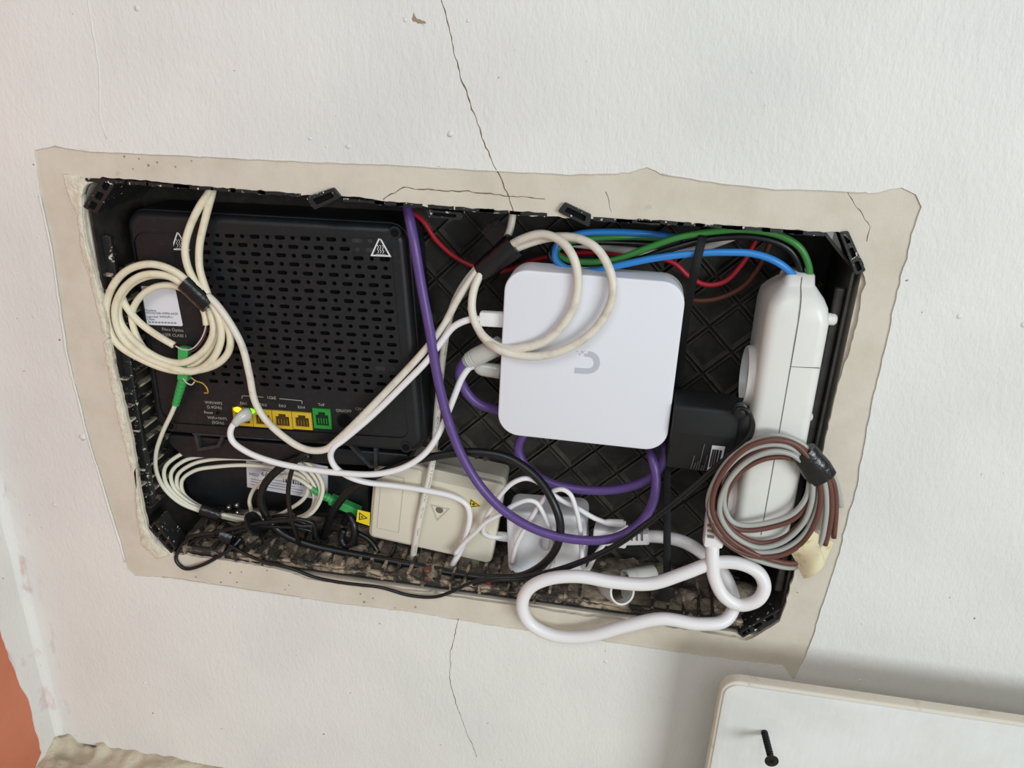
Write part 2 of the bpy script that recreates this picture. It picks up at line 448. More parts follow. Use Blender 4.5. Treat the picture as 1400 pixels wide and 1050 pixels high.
# ---------------------------------------------------------------- setting: walls and floor
XL = -0.1375; ZF = -0.5875; D = 0.070; BW = 0.55; BH = 0.328
HOLE = [(113,256),(140,242),(200,247),(260,253),(285,257),(330,261),(380,263),(420,267),(468,268),(500,271),(548,279),(600,284),(640,288),(700,292),(755,297),(815,300),(850,302),(880,305),(940,308),(1000,311),(1060,314),(1118,318),(1146,317),(1165,332),(1180,362),(1183,388),(1178,402),(1175,430),(1165,470),(1153,505),(1140,549),(1127,608),(1114,670),(1099,735),(1086,782),(1073,830),(1066,850),(1042,866),(1020,876),(1006,872),(949,862),(880,853),(833,846),(780,840),(736,832),(690,826),(622,817),(591,811),(523,805),(488,802),(420,792),(397,782),(354,774),(296,765),(238,757),(216,742),(201,719),(194,686),(188,648),(179,590),(171,560),(160,516),(150,463),(141,413),(132,374),(119,327),(115,284)]
PATCH = [(47,205),(75,200),(130,207),(250,212),(400,220),(540,225),(650,232),(780,238),(860,236),(885,228),(905,238),(1000,252),(1060,258),(1140,260),(1200,263),(1233,256),(1252,266),(1260,283),(1250,310),(1240,354),(1231,378),(1222,420),(1212,470),(1199,521),(1186,585),(1178,626),(1172,665),(1159,707),(1150,748),(1134,799),(1120,840),(1108,881),(1094,912),(1085,929),(1070,910),(1020,905),(960,897),(900,888),(820,876),(740,865),(660,853),(557,836),(471,826),(420,819),(320,804),(248,793),(222,789),(184,787),(174,778),(164,740),(150,698),(120,600),(90,480),(70,340),(55,270)]
hole = jag(xz(HOLE, 0), .004, .0011, 3)
patch = jag(xz(PATCH, -.0008), .005, .0009, 5)
X1, Z1 = 1.35, 0.75
outer = [(XL, ZF), (X1, ZF), (X1, Z1), (XL, Z1)]
wall = obj('wall_back', plate(outer, [hole], 0.0, 0.0030), M['plaster']); wall['kind'] = 'structure'
core = obj('masonry', plate([(XL-.02, ZF-.02), (X1, ZF-.02), (X1, Z1), (XL-.02, Z1)], [[(-.003, -BH-.004), (BW+.006, -BH-.004), (BW+.006, .004), (-.003, .004)]], 0.0032, 0.10), M['plaster'], wall)
outp = [(XL + .0005, ZF + .002), (X1, ZF + .002), (X1, Z1), (XL + .0005, Z1)]
paint = obj('paint_coat', plate(outp, [patch], -0.0011, -0.0001), M['paint'], wall)
# built-up paint ridges along the patch edge
def edge_ridge(P, r, y, seed, mat_='paint'):
    pts = [Vector((p[0], y, p[1])) for p in jag(xz(P, y), .006, .0005, seed, closed=False)]
    rr = [r * (.55 + .55 * abs(noise.noise(p * 60))) for p in pts]
    return obj('paint_ridge', tube(pts, [(q * .7, q) for q in rr], 6), M[mat_], wall, smooth='all')
edge_ridge([(54,268),(70,340),(90,480),(105,540),(120,600),(150,698),(166,750),(174,778)], .0016, -.0012, 11)
edge_ridge([(75,200),(130,207),(250,212),(400,220),(540,225),(650,232),(780,238),(860,236)], .0008, -.001, 12)
edge_ridge([(905,238),(1000,252),(1060,258),(1140,260),(1200,263)], .0009, -.001, 13)
edge_ridge([(222,789),(248,793),(320,804),(420,819)], .0008, -.001, 14)
edge_ridge([(120,0),(135,90),(137,160),(150,205)], .0008, -.0012, 15)
# hairline cracks
def crack(P, r, seed, y=-.0011):
    q = xz(P, y)
    pts = [Vector((p[0], y, p[1])) for p in jag(q, .0028, .0011, seed, closed=False) + [q[-1]]]
    V = []; F = []
    for i, p in enumerate(pts):
        t = (pts[min(i+1, len(pts)-1)] - pts[max(i-1, 0)]).normalized(); n = Vector((-t.z, 0, t.x)) * r * (.5 + random.random())
        V += [p + n - Vector((0, .0001, 0)), p - n - Vector((0, .0001, 0)), p - n + Vector((0, .0012, 0)), p + n + Vector((0, .0012, 0))]
    for i in range(len(pts) - 1):
        a = 4 * i; F += [(a, a+1, a+5, a+4), (a+1, a+2, a+6, a+5), (a+2, a+3, a+7, a+6), (a+3, a, a+4, a+7)]
    return obj('crack', (V, F), M['crack'], wall)
crack([(604,0),(612,30),(620,65),(630,105),(634,118),(648,155),(662,195),(675,225),(679,233)], .00036, 21)
crack([(679,233),(688,252),(695,268)], .00042, 27, 0)
crack([(695,268),(700,285),(702,291)], .0003, 22, 0)
crack([(524,273),(540,263),(552,256),(590,259),(640,262),(695,268),(745,272)], .00032, 23, 0)
crack([(626,847),(622,868),(616,890),(615,930),(624,965),(638,1000),(652,1035)], .00024, 24)
crack([(828,262),(832,275),(836,290)], .0002, 25, 0)
crack([(1158,262),(1175,288),(1190,310),(1185,330)], .0002, 26, 0)
# chipped spots of the wall
chip = obj('paint_chip', slab(jag(xz([(562,25),(566,17),(570,24),(582,30),(582,33),(572,31),(565,29)], -.0012), .0012, .0010, 31), -.0014, -.0006), M['chip'], wall)
for k, (u, v, r) in enumerate([(554,27,.0014),(580,33,.0010),(616,183,.0022),(424,189,.0012),(476,200,.0016),(446,200,.0009),(113,598,.0028),(74,690,.0018),(118,742,.0008),(640,28,.0012),(198,934,.0015),(190,912,.0012),(170,930,.0011),(320,830,.0012),(700,1000,.0010),(1176,930,.0012)]):
    p = at(u, v, -.0011); bm = bmesh.new(); bmesh.ops.create_icosphere(bm, subdivisions=2, radius=r)
    for q in bm.verts: q.co = Vector((q.co.x, q.co.y * .45, q.co.z)) * (1 + .5 * noise.noise(q.co * 900 + Vector((k, 0, 0)))) + p
    obj('paint_drip', bm_data(bm), M['paint'], wall, smooth='all')
# two long drips running on the upper patch
# lumpy white filler left of the hole
def lump(P, Y, th, seed, step=.003, amp=.0012, name='filler_lump', m='filler'):
    poly = jag(xz(P, 0), step, amp, seed)
    cx = sum(p[0] for p in poly) / len(poly); cz = sum(p[1] for p in poly) / len(poly)
    V, F = slab(poly, Y, .004, .0005, 2)
    return obj(name, (V, F), M[m], wall, smooth='all')
lump([(88,238),(108,240),(122,250),(114,262),(113,285),(118,327),(131,374),(141,413),(150,463),(143,455),(132,410),(124,380),(113,340),(108,295),(96,270)], -.0018, .004, 41)
lump([(186,640),(193,690),(200,719),(216,742),(232,757),(215,762),(196,745),(188,700)], -.0022, .004, 42)
lump([(149,463),(160,516),(171,570),(181,624),(189,652),(181,645),(165,580),(151,520),(143,470)], -.0014, .004, 43)
# small air pits in the plaster
for (u, v, r) in [(170,214,.0009),(190,217,.0007),(203,226,.0010),(215,222,.0008),(240,228,.0007),(262,220,.0006),(182,231,.0006),(315,783,.0009),(330,782,.0008),(365,780,.0008),(302,796,.0009),(324,796,.0009),(395,800,.0007),(498,823,.0012),(493,812,.0009),(510,818,.0008),(568,830,.0010),(390,806,.0007),(268,789,.0009),(540,831,.0006),(1037,811,.0008),(1090,810,.0006)]:
    p = at(u, v, 0)
    obj('pit', lathe_between(p + Vector((0, -.0002, 0)), p + Vector((0, .001, 0)), [(0, r), (.0011, r * .6)], 8), M['chip'], wall)

wl = obj('wall_left', box((XL - .03, -.20, .08), (.06, .44, 1.4)), M['orange']); wl['kind'] = 'structure'
# white paint carried round the corner onto the left wall
eb = [at_x(u, v, XL) for u, v in [(52,1075),(50,1050),(56,1030),(52,1010),(45,985),(42,965),(38,955),(28,938),(18,914),(10,893),(3,872)]]
edge = [(p.y, p.z) for p in eb]
edge = [(edge[0][0], ZF)] + [e for e in edge if e[1] > ZF + .004] + [(edge[-1][0] + .004, -.2), (edge[-1][0], .1), (edge[-1][0] + .005, .4), (edge[-1][0], Z1)]
edge = jag(edge, .006, .0014, 51, closed=False) + [edge[-1]]
V, F = slab([(0.0, ZF)] + edge + [(0.0, Z1)], 0, .001)
obj('white_paint_strip', ([(XL - .0002 + v[1], v[0], v[2]) for v in V], F), M['paint'], wl)
# plaster fillet in the corner
fil = []
for z in [ZF + i * (Z1 - ZF) / 60 for i in range(61)]:
    r = .010 + .0025 * noise.noise(Vector((0, 0, z * 30)))
    for k in range(7):
        a = math.pi / 2 * k / 6; fil.append((XL + r - r * math.sin(a) - .0003, -.0009 - r + r * math.cos(a), z))
FF = [(i * 7 + k, i * 7 + k + 1, (i + 1) * 7 + k + 1, (i + 1) * 7 + k) for i in range(60) for k in range(6)]
obj('corner_fillet', (fil, FF), M['paint'], wl, smooth='all')
# floor with lumpy plaster towards the corner
V = []; F = []; nx, ny = 160, 110
for j in range(ny + 1):
    for i in range(nx + 1):
        x = XL - .02 + (X1 - XL + .02) * (i / nx) ** 1.9; y = .01 - 1.5 * (j / ny) ** 1.9
        k = max(0, 1 - (x - XL) / .35) * max(0, 1 + y / .2)
        z = ZF + k * (.012 * noise.noise(Vector((x * 34, y * 34, 2))) + .009 * noise.noise(Vector((x * 85, y * 85, 5))) + .004)
        V.append((x, y, z))
for j in range(ny):
    for i in range(nx):
        a = j * (nx + 1) + i; F.append((a, a + nx + 1, a + nx + 2, a + 1))
fl = obj('floor', (V, F), M['floor'], smooth='all'); fl['kind'] = 'structure'

# ---------------------------------------------------------------- the plastic box let into the wall
wb = thing('wall_box', 'black plastic flush box with diamond ribbed back let into the wall', 'wall box', (BW / 2, D, -BH))
CH = .026
oct_ = [(CH, 0), (BW - CH, 0), (BW, -CH), (BW, -BH + CH), (BW - CH, -BH), (CH, -BH), (0, -BH + CH), (0, -CH)]
back = obj('back_panel', slab(inset(oct_, -.002), D, D + .002), M['boxplastic'], wb)
for i in range(8):
    a = Vector(oct_[i]); b = Vector(oct_[(i + 1) % 8])
    q = [tuple(a), tuple(b), tuple(b + (b - Vector((BW/2, -BH/2))).normalized() * .002), tuple(a + (a - Vector((BW/2, -BH/2))).normalized() * .002)]
    obj('side_panel' if i % 2 == 0 else 'corner_panel', slab(q, .0034, D), M['boxplastic'], wb)
# diamond lattice: each cell a raised square rim
HP = .0199; ox, oz = .3904, -.213
def cell_mesh():
    R = HP * .925; o_ = [(R, 0), (0, R), (-R, 0), (0, -R)]
    V = []; rings = [(1.0, 0), (.985, -.0040), (.93, -.0040), (.79, -.0004)]
    for s, y in rings: V += [(p[0] * s, y, p[1] * s) for p in o_]
    F = []
    for k in range(3):
        for i in range(4):
            j = (i + 1) % 4; F.append((k*4+i, k*4+j, k*4+4+j, k*4+4+i))
    F.append((12, 13, 14, 15))
    bm = bmesh.new(); vv = [bm.verts.new(v) for v in V]
    for f in F: bm.faces.new([vv[i] for i in f])
    bmesh.ops.recalc_face_normals(bm, faces=list(bm.faces))
    if sum(f.normal.y for f in bm.faces) > 0: bmesh.ops.reverse_faces(bm, faces=list(bm.faces))
    me = bpy.data.meshes.new('lattice_cell'); bm.to_mesh(me); bm.free(); me.materials.append(M['boxplastic']); return me
cm = cell_mesh()
cm.materials.append(M['latticeridge'])
for p_ in cm.polygons: p_.material_index = 0 if len(p_.vertices) == 4 and abs(p_.center.x) < 1e-5 and abs(p_.center.z) < 1e-5 else 1
for i in range(-16, 10):
    for j in range(-7, 12):
        if (i + j) % 2 == 0: continue
        x = ox + i * HP; z = oz + j * HP
        if .215 < x < BW - .014 and -BH + .014 < z < -.014:
            c = bpy.data.objects.new('lattice_cell', cm); link(c, back); c.location = Vector((x, D, z)) - org(back)
# ribs across the side panels
def ribs(pts, size, m='ribdirty'):
    for p in pts:
        s = [k * random.uniform(.85, 1.2) for k in size]
        obj('rib', box(p, s), M[m], wb)
ribs([(.0022 + random.uniform(-.0004, .001), .030 + random.uniform(-.004, .004), -.075 - k * .0125) for k in range(18)], (.006, .042, .0016), 'creamrib')
ribs([(BW - .002, .032, -.07 - k * .0125) for k in range(18)], (.004, .04, .0014), 'boxplastic')
ribs([(.036 + k * .0122 + random.uniform(-.001, .001), .026, -BH + .0045) for k in range(39) if not 29 < k < 34], (.0022, .044, .010))
# a strip running down the left side
obj('side_rail', box((.004, .012, -.165), (.008, .005, .24), None, .001), M['rimplastic'], wb)
obj('side_rail', box((BW - .0035, .010, -.165), (.006, .005, .25), None, .001), M['boxplastic'], wb)
obj('front_lip', box((BW / 2, .0065, -BH + .003), (BW - 2 * CH, .004, .007), None, .001), M['ribdirty'], wb)
# paint-flecked rim along the top
for k in range(26):
    u = 150 + k * 38 + random.uniform(-8, 8); v = 245 + (u - 140) * .0742 + (3 if 400 < u < 900 else 1)
    if 415 < u < 470 or 750 < u < 815: continue
    p = at(u, v, .0015); ln = random.uniform(.008, .018)
    V, F = slab(jag([(p.x - ln, p.z - .0014), (p.x + ln, p.z - .0014), (p.x + ln, p.z + .001), (p.x - ln, p.z + .001)], .003, .0008, 100 + k), -.0004, .004)
    obj('rim_fleck', (V, F), M['rimplastic'], wb)
# moulded lugs with a slot
def lug(P, Y, depth, name='lug', ncell=1):
    q = xz(P, Y)
    o = rounded(q, .0012, 3)
    a, b, c, d = [Vector(p) for p in q]   # a-b one long side, d-c the other
    holes = []
    for k in range(ncell):
        t0 = (k + .16) / ncell; t1 = (k + .84) / ncell
        l0 = a.lerp(b, t0).lerp(d.lerp(c, t0), .26); l1 = a.lerp(b, t1).lerp(d.lerp(c, t1), .26)
        r1 = a.lerp(b, t1).lerp(d.lerp(c, t1), .74); r0 = a.lerp(b, t0).lerp(d.lerp(c, t0), .74)
        holes.append(rounded([tuple(l0), tuple(l1), tuple(r1), tuple(r0)], .0008, 2))
    l = obj(name, plate(o, holes, Y, Y + depth), M['rimplastic'], wb)
    obj('lug_bottom', slab(inset(o, .0008), Y + .0024, Y + depth), M['routerin'], l)
    return l
lug([(418,270),(455,257),(466,270),(430,287)], -.0035, .014)
lug([(583,287),(632,291),(630,301),(586,297)], -.001, .012)
lug([(772,277),(808,294),(806,311),(762,289)], -.0035, .014)
lug([(132,292),(157,252),(140,243),(113,283)], -.001, .020, 'corner_lug', 3)
lug([(1148,318),(1170,376),(1184,370),(1160,316)], -.002, .020, 'corner_lug', 3)
lug([(203,722),(234,757),(241,750),(212,712)], -.001, .018, 'corner_lug', 3)
lug([(1016,872),(1062,846),(1058,836),(1008,866)], -.001, .018, 'corner_lug', 3)
# mortar and dirt lying on the bottom
V = []; F = []; nx, ny = 150, 18
for j in range(ny + 1):
    for i in range(nx + 1):
        x = .012 + (BW - .024) * i / nx; y = .003 + (D - .004) * j / ny
        h = .0042 + .008 * max(0, noise.noise(Vector((x * 22, y * 22, 1)))) + .0035 * noise.noise(Vector((x * 90, y * 90, 3))) + .002 * noise.noise(Vector((x * 260, y * 260, 8)))
        e = min(1, (x - .012) / .03, (BW - .012 - x) / .03); h += .004 * (j / ny)
        V.append((x, y, -BH + max(.0004, h * max(.1, e))))
for j in range(ny):
    for i in range(nx):
        a = j * (nx + 1) + i; F.append((a, a + 1, a + nx + 2, a + nx + 1))
mo = obj('mortar_crust', (V, F), M['mortar'], wb, smooth='all'); mo['kind'] = 'stuff'
for k, (u, v, Yb, s, mm) in enumerate([(452,775,.02,.007,'mortar'),(490,760,.03,.009,'mortar'),(590,795,.02,.006,'mortar'),(640,765,.04,.010,'mortar'),(940,815,.03,.010,'mortar'),(960,835,.02,.008,'mortar'),(585,778,.012,.0035,'brownd'),(583,800,.008,.004,'brownd'),(668,797,.012,.0032,'redplastic'),(345,760,.03,.008,'mortar'),(1012,806,.03,.012,'mortar'),(700,800,.02,.007,'mortar')]):
    p = at(u, v, Yb); p.z = max(-BH + .005, min(p.z, -BH + .014)); bm = bmesh.new(); bmesh.ops.create_icosphere(bm, subdivisions=3, radius=s)
    for q in bm.verts: q.co = Vector((q.co.x * 1.3, q.co.y, q.co.z * .7)) * (1 + .5 * noise.noise(q.co * 160 + Vector((k * 3, 0, 0))) + .2 * noise.noise(q.co * 500)) + p
    tag(obj('mortar_chunk' if mm == 'mortar' else 'plastic_scrap', bm_data(bm), M[mm], None, smooth='all', origin=p),
        ['crumbly mortar lump left of the beige box, by the thick black cable', 'pale mortar lump at the left foot of the beige box', 'mortar lump under the middle of the beige box', 'mortar lump under the right end of the beige box', 'big mortar lump beside the cable tie head', 'mortar lump in the bottom right corner by the white cable', 'brown scrap on the box bottom below the beige box', 'brown scrap near the front lip below the beige box', 'tiny red scrap left of the white injector foot', 'mortar lump among the thin black cables at bottom left', 'mortar lump seen through the small loop of the white mains cable', 'mortar lump in front of the white injector'][k], 'debris', 'debris on the box bottom')

# ---------------------------------------------------------------- router
YR = .020
RQ = [(168,288),(553,309),(580,622),(213,592)]
rq = xz(RQ, YR)
ro = thing('router', 'large black router with slotted vents and coloured ports at the left', 'router', ((rq[0][0] + rq[1][0]) / 2, D, rq[3][1]))
rout = rounded(rq, .014, 8)
pin = rounded(xz([(180,316),(535,326),(556,572),(560,600),(222,578)], YR), [.012, .012, .002, .012, .014], 6)
# frame round the recessed vent panel
rim_in = inset(rout, .0055)
fr = plate(rim_in, [pin], YR, YR + .006)
V = []; F = []; n_r = len(rout)
for k in range(6):
    a_ = math.pi / 2 * k / 5; V += [(p[0], YR + .0075 * (1 - math.cos(a_)), p[1]) for p in inset(rout, .0055 * (1 - math.sin(a_)))]
for k in range(5):
    for i in range(n_r): F.append((k * n_r + i, (k + 1) * n_r + i, (k + 1) * n_r + (i + 1) % n_r, k * n_r + (i + 1) % n_r))
obj('rounded_rim', (V, F), M['router'], ro, smooth='all')
obj('front_rim', fr, M['router'], ro)
obj('body', slab(inset(rout, -.001), YR + .0068, D - .004, .001), M['router'], ro, smooth=True)
# vent panel with real slots
c0 = [at(u, v, YR + .0012) for u, v in ((280,321),(524,330),(541,537),(292,521))]
def vent(s, t):
    a = c0[0].lerp(c0[1], s); b = c0[3].lerp(c0[2], s); return a.lerp(b, t)
ex = (c0[1] - c0[0]).normalized().lerp((c0[2] - c0[3]).normalized(), .5)
holes = []; blind = []
NR, NC = 19, 15
def pill(c, hl, hr, seg=4):
    e = Vector((ex.x, ex.z)).normalized(); n = Vector((-e.y, e.x)); P = []
    for s in (1, -1):
        for k in range(seg + 1):
            a = -math.pi / 2 + math.pi * k / seg
            P.append(tuple(Vector((c.x, c.z)) + e * (s * (hl - hr + hr * math.cos(a))) + n * (s * hr * math.sin(a))))
    return P
for r_ in range(NR):
    for c_ in range(NC):
        s = c_ / (NC - 1); t = r_ / (NR - 1); p = vent(s, t)
        dash = (c_ + r_) % 2 == 0
        P = pill(p, .0042 if dash else .0019, .0016)
        if (r_ < 2 and c_ > NC - 4) or (r_ == 15 and c_ > NC - 3): blind.append(P); continue
        holes.append(P)
# more openings: reset hole, power switch, power inlet, ports
def rect_px(u0, v0, u1, v1, sl=.075, lean=.10):
    q = [(u0, v0), (u1, v0 + (u1 - u0) * sl), (u1 + (v1 - v0) * lean, v1 + (u1 - u0) * sl), (u0 + (v1 - v0) * lean, v1)]
    return xz(q, YR + .0012)
vp = obj('vent_panel', plate(inset(pin, .0003), holes, YR + .0012, YR + .0026), M['router'], ro)
for P in blind: obj('blind_slot', slab(P, YR + .0009, YR + .0013), M['bracket'], vp)
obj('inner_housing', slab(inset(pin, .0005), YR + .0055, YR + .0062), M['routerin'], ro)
# a recessed corner panel at upper left and the groove left of the text
obj('corner_pad', slab(rounded(xz([(190,318),(236,322),(240,395),(200,392)], YR), .006, 6), YR + .0006, YR + .0014, .0004), M['router'], ro)
# screw holes of the case
for (u, v) in ((540,318),(555,611),(234,582)):
    p = at(u, v, YR)
    s_ = obj('screw_boss', lathe_between(p + Vector((0, -.0008, 0)), p + Vector((0, .002, 0)), [(0, .0048), (.0012, .0052), (.002, .0052)], 20), M['router'], ro, smooth=True)
    obj('screw_hole', lathe_between(p + Vector((0, -.0009, 0)), p + Vector((0, .001, 0)), [(0, .0032), (.0006, .0030)], 16), M['routerin'], s_)
# ports
def port(u0, v0, u1, v1, m, md, nm, lean=.1):
    q = rect_px(u0, v0, u1, v1, .075, lean)
    a, b, c, d = [Vector(k) for k in q]
    def P(s, t): return tuple(a.lerp(b, s).lerp(d.lerp(c, s), t))
    hole_ = [P(.14, .3), P(.3, .3), P(.3, .16), P(.7, .16), P(.7, .3), P(.86, .3), P(.86, .84), P(.14, .84)]
    o = obj(nm, plate([P(0, 0), P(1, 0), P(1, 1), P(0, 1)], [hole_], YR - .0006, YR + .0012), M[m], ro)
    obj('socket', slab(inset([P(0, 0), P(1, 0), P(1, 1), P(0, 1)], .0006), YR + .0009, YR + .0013), M[md], o)
    for k in range(4):
        s = .27 + .15 * k; p0 = P(s, .5); p1 = P(s, .78)
        obj('contact', boxalong((p0[0], YR + .0007, p0[1]), (p1[0], YR + .0007, p1[1]), .0007, .0005, 0), M['contact'] if m == 'yellowport' else M['greenport'], o)
    return o
e1 = port(319, 556, 345, 580, 'yellowport', 'portdark', 'ethernet_port')
port(346, 558, 372, 582, 'yellowport', 'portdark', 'ethernet_port')
port(373, 560, 399, 584, 'yellowport', 'portdark', 'ethernet_port')
port(400, 562, 426, 585, 'yellowport', 'portdark', 'ethernet_port')
port(428, 557, 452, 584, 'greenport', 'portdarkg', 'telephone_port')
for (u, v, m) in ((325, 560, 'ledy'), (343, 562, 'ledg')):
    p = at(u, v, YR - .0006); bm = bmesh.new(); bmesh.ops.create_icosphere(bm, subdivisions=2, radius=.0030)
    for q in bm.verts: q.co = Vector((q.co.x * 1.2, q.co.y * .4, q.co.z * .8)) + p
    obj('indicator_lamp', bm_data(bm), M[m], ro, smooth='all', label='glowing yellow lamp' if m == 'ledy' else 'glowing green lamp')
p = at(297, 565, YR); obj('reset_hole', lathe_between(p + Vector((0, -.0001, 0)), p + Vector((0, .002, 0)), [(0, .0014), (.002, .0014)], 12), M['routerin'], ro)
p = at(470, 576, YR); obj('power_switch', lathe_between(p + Vector((0, -.0002, 0)), p + Vector((0, .002, 0)), [(0, .0058), (.001, .0050), (.001, .0046), (.0004, .004), (.0004, .0001)], 20), M['routerin'], ro)
# printing on the router
xd = at(450, 575, YR) - at(330, 566, YR)
def rtext(s, u, v, size, m='print', Y=None): return obj('lettering', text_mesh(s, at(u, v, (YR + .0010) if Y is None else Y), size, xd), M[m], ro)
rtext('WiFi/WPS', 292, 551, 0.0037); rtext('(2.4GHz)', 293, 557, 0.0037); rtext('Reset', 285, 564, 0.0035); rtext('WiFi+/WPS', 297, 572, 0.0037); rtext('(5GHz)', 298, 578, 0.0037)
rtext('Eth1', 333, 551.5, 0.0035); rtext('Eth2', 360, 553.5, 0.0035); rtext('Eth3', 386, 555, 0.0035); rtext('Eth4', 412, 557, 0.0035); rtext('Telf', 439, 553.5, 0.0035)
rtext('1GbE', 371, 544, 0.0037); rtext('ON/OFF', 470, 562, 0.0037); rtext('12V ⎓', 493, 559.5, 0.0035); rtext('2.5A', 496, 565, 0.0030)
for (a, b) in (((331,541),(360,543)), ((382,545),(413,548)), ((331,541),(331,545)), ((413,548),(413,552))):
    obj('printed_line', boxalong(at(*a, YR + .0010), at(*b, YR + .0010), .0005, .0002, 0), M['print'], ro)
rtext('Fibra Óptica', 236, 451, 0.0038); rtext('LASER CLASE 1', 237, 458.5, 0.0036)
# heat warning triangles
def warn(u, v, s=.0085):
    c = at(u, v, YR + .0008); e = Vector((xd.x, 0, xd.z)).normalized(); n = Vector((-e.z, 0, e.x))
    tri = [c + n * s * 1.05, c - n * s * .75 + e * s * .95, c - n * s * .75 - e * s * .95]
    P = [(k.x, k.z) for k in tri]
    o = obj('heat_warning_mark', plate(P, [inset(P, .0011)], c.y - .0001, c.y + .0001), M['printwhite'], ro)
    for k in (-1, 0, 1):
        w_ = [c + e * (k * .0019 + (.0005 if i % 2 else -.0005)) - n * (.0042 - i * .0016) for i in range(5)]
        obj('heat_wave', tube(spline(w_, 3), (.0001, .00022), 6), M['printwhite'], o)
    obj('heat_wave', boxalong(c - n * .0052 - e * .0038, c - n * .0052 + e * .0038, .0007, .0002, 0), M['printwhite'], o)
warn(245, 331); warn(520, 339)
# network sticker
SQ = [(189,391),(239,392),(250,446),(199,444)]
st = obj('network_sticker', slab(rounded(xz(SQ, YR + .0009), .0012, 3), YR + .0009, YR + .0012), M['sticker'], ro, label='white sticker printed with the network name')
sa, sb, sc_, sd = [at(u, v, YR + .0007) for u, v in SQ]
def spt(s, t): return sa.lerp(sb, s).lerp(sd.lerp(sc_, s), t)
sx = sb - sa
def stext(s, a, b, size, m='ink'): return obj('lettering', text_mesh(s, spt(a, b), size, sx, (sa - sd)), M[m], st)
stext('Nombre', .2, .62, .0030); stext('MOVISTAR-WIFI6-6A50', .5, .69, .0028); stext('Seguridad: WPA2/Pro', .42, .78, .0026); stext('Clave', .17, .85, .0030)
for k in range(9): obj('printed_line', boxalong(spt(.1 + k * .085, .925), spt(.16 + k * .085, .925), .0011, .0001, 0), M['inkgrey'], st)
# lower edge of the case: ledge and hinges
ld = xz([(228,594),(560,622),(556,640),(250,625),(232,608)], YR + .006)
obj('bottom_ledge', slab(rounded(ld, .003, 3), YR + .006, D - .01, .0015), M['router'], ro, smooth=True)
for P, in (([(264,591),(308,593),(300,612),(270,617)],), ([(470,603),(515,607),(516,640),(505,640)],)):
    q = xz(P, YR + .002)
    h_ = obj('hinge', plate(q, [inset(q, .0028)], YR + .002, YR + .007), M['bracket'], ro)
obj('hinge_bar', boxalong(at(264,592,YR+.003), at(516,609,YR+.003), .0022, .004), M['bracket'], ro)
# lower base of the router with the type label
bq = xz([(238,618),(505,648),(505,706),(262,690)], .050)
base = obj('base', slab(rounded(bq, .006, 4), .050, D - .002, .002), M['router'], ro, smooth=True)
LQ = [(336,616),(448,638),(448,685),(338,666)]
lb = obj('type_label', slab(xz(LQ, .0494), .0494, .0502), M['sticker'], base, label='white type label with fine print')
la, lb_, lc, ldn = [at(u, v, .0492) for u, v in LQ]
def lpt(s, t): return la.lerp(lb_, s).lerp(ldn.lerp(lc, s), t)
def ltext(s, a, b, size, m='ink'): return obj('lettering', text_mesh(s, lpt(a, b), size, lb_ - la, la - ldn), M[m], lb)
M_pts = [lpt(.07, .16), lpt(.085, .06), lpt(.105, .15), lpt(.125, .06), lpt(.145, .14)]
obj('emblem', tube(spline(M_pts, 4), (.0002, .0007), 6), M['ink'], lb)
ltext('movistar', .11, .24, .0046); ltext('HGU', .09, .62, .0042)
ltext('6A50', .27, .84 - .28, .0064)
for k, (s0, s1, t) in enumerate([(.25,.75,.12),(.25,.62,.2),(.2,.8,.3),(.2,.95,.38),(.2,.7,.45),(.5,.95,.5),(.5,.9,.57),(.55,.93,.3),(.3,.8,.66),(.05,.6,.75),(.05,.7,.82),(.05,.5,.9),(.55,.7,.9)]):
    obj('printed_line', boxalong(lpt(s0, t), lpt(s1, t), .0005, .0001, 0), M['inkgrey'], lb)
for k in range(10): obj('bar_mark', boxalong(lpt(.80 + k * .017, .82), lpt(.80 + k * .017, .93), .0006 + .0005 * (k % 3), .0001, 0), M['ink'], lb)
for k in range(14): obj('bar_mark', boxalong(lpt(.46 + k * .03, .58), lpt(.46 + k * .03, .68), .0006 + .0006 * (k % 3 == 1), .0001, 0), M['ink'], lb)

# ---------------------------------------------------------------- white gateway
YG = -.001
gq = [(.3185, -.0425), (.4445, -.0425), (.4445, -.1725), (.3165, -.1725)]
gw = thing('network_gateway', 'white square network gateway with rounded corners and a curved grey logo', 'network gateway', (.381, .030, -.172))
go = rounded(gq, .0165, 10)
obj('shell', slab(go, YG, YG + .024, .0012, 3), M['gateway'], gw, smooth=True)
obj('back_cover', slab(inset(go, .0016), YG + .024, YG + .030, 0, 3, .002), M['bracket'], gw, smooth=True)
LP = [(786,489),(799,489),(808,492),(812,496),(813,500),(810,506),(804,509),(797,508.5),(785,507.5)]
# logo: an open bow lying on its side and a few square dots
def bow():
    out_ = [(785.3,510.2),(797,510.9),(806,511.0),(813,508.6),(818,504.2),(820.5,497),(819.6,490.2),(816.5,485),(811,481.2),(804.3,480)]
    in_ = [(803.6,483.2),(799,483.4),(798.6,487.2),(805,488),(810,490.4),(812,495.4),(811.4,500),(808,503.2),(802,503.7),(786,502.5)]
    return xz(out_ + in_, YG)
obj('logo', slab(bow(), YG - .0002, YG + .0002), M['gatelogo'], gw, label='pale grey curved logo')
for (u, v, s) in ((789.3,480.5,.0008),(796.5,481.3,.0016),(792.6,484.3,.0012),(800,480,.0006)):
    p = at(u, v, YG - .0001); obj('logo_dot', box(p, (s, .0003, s)), M['gatelogo'], gw)

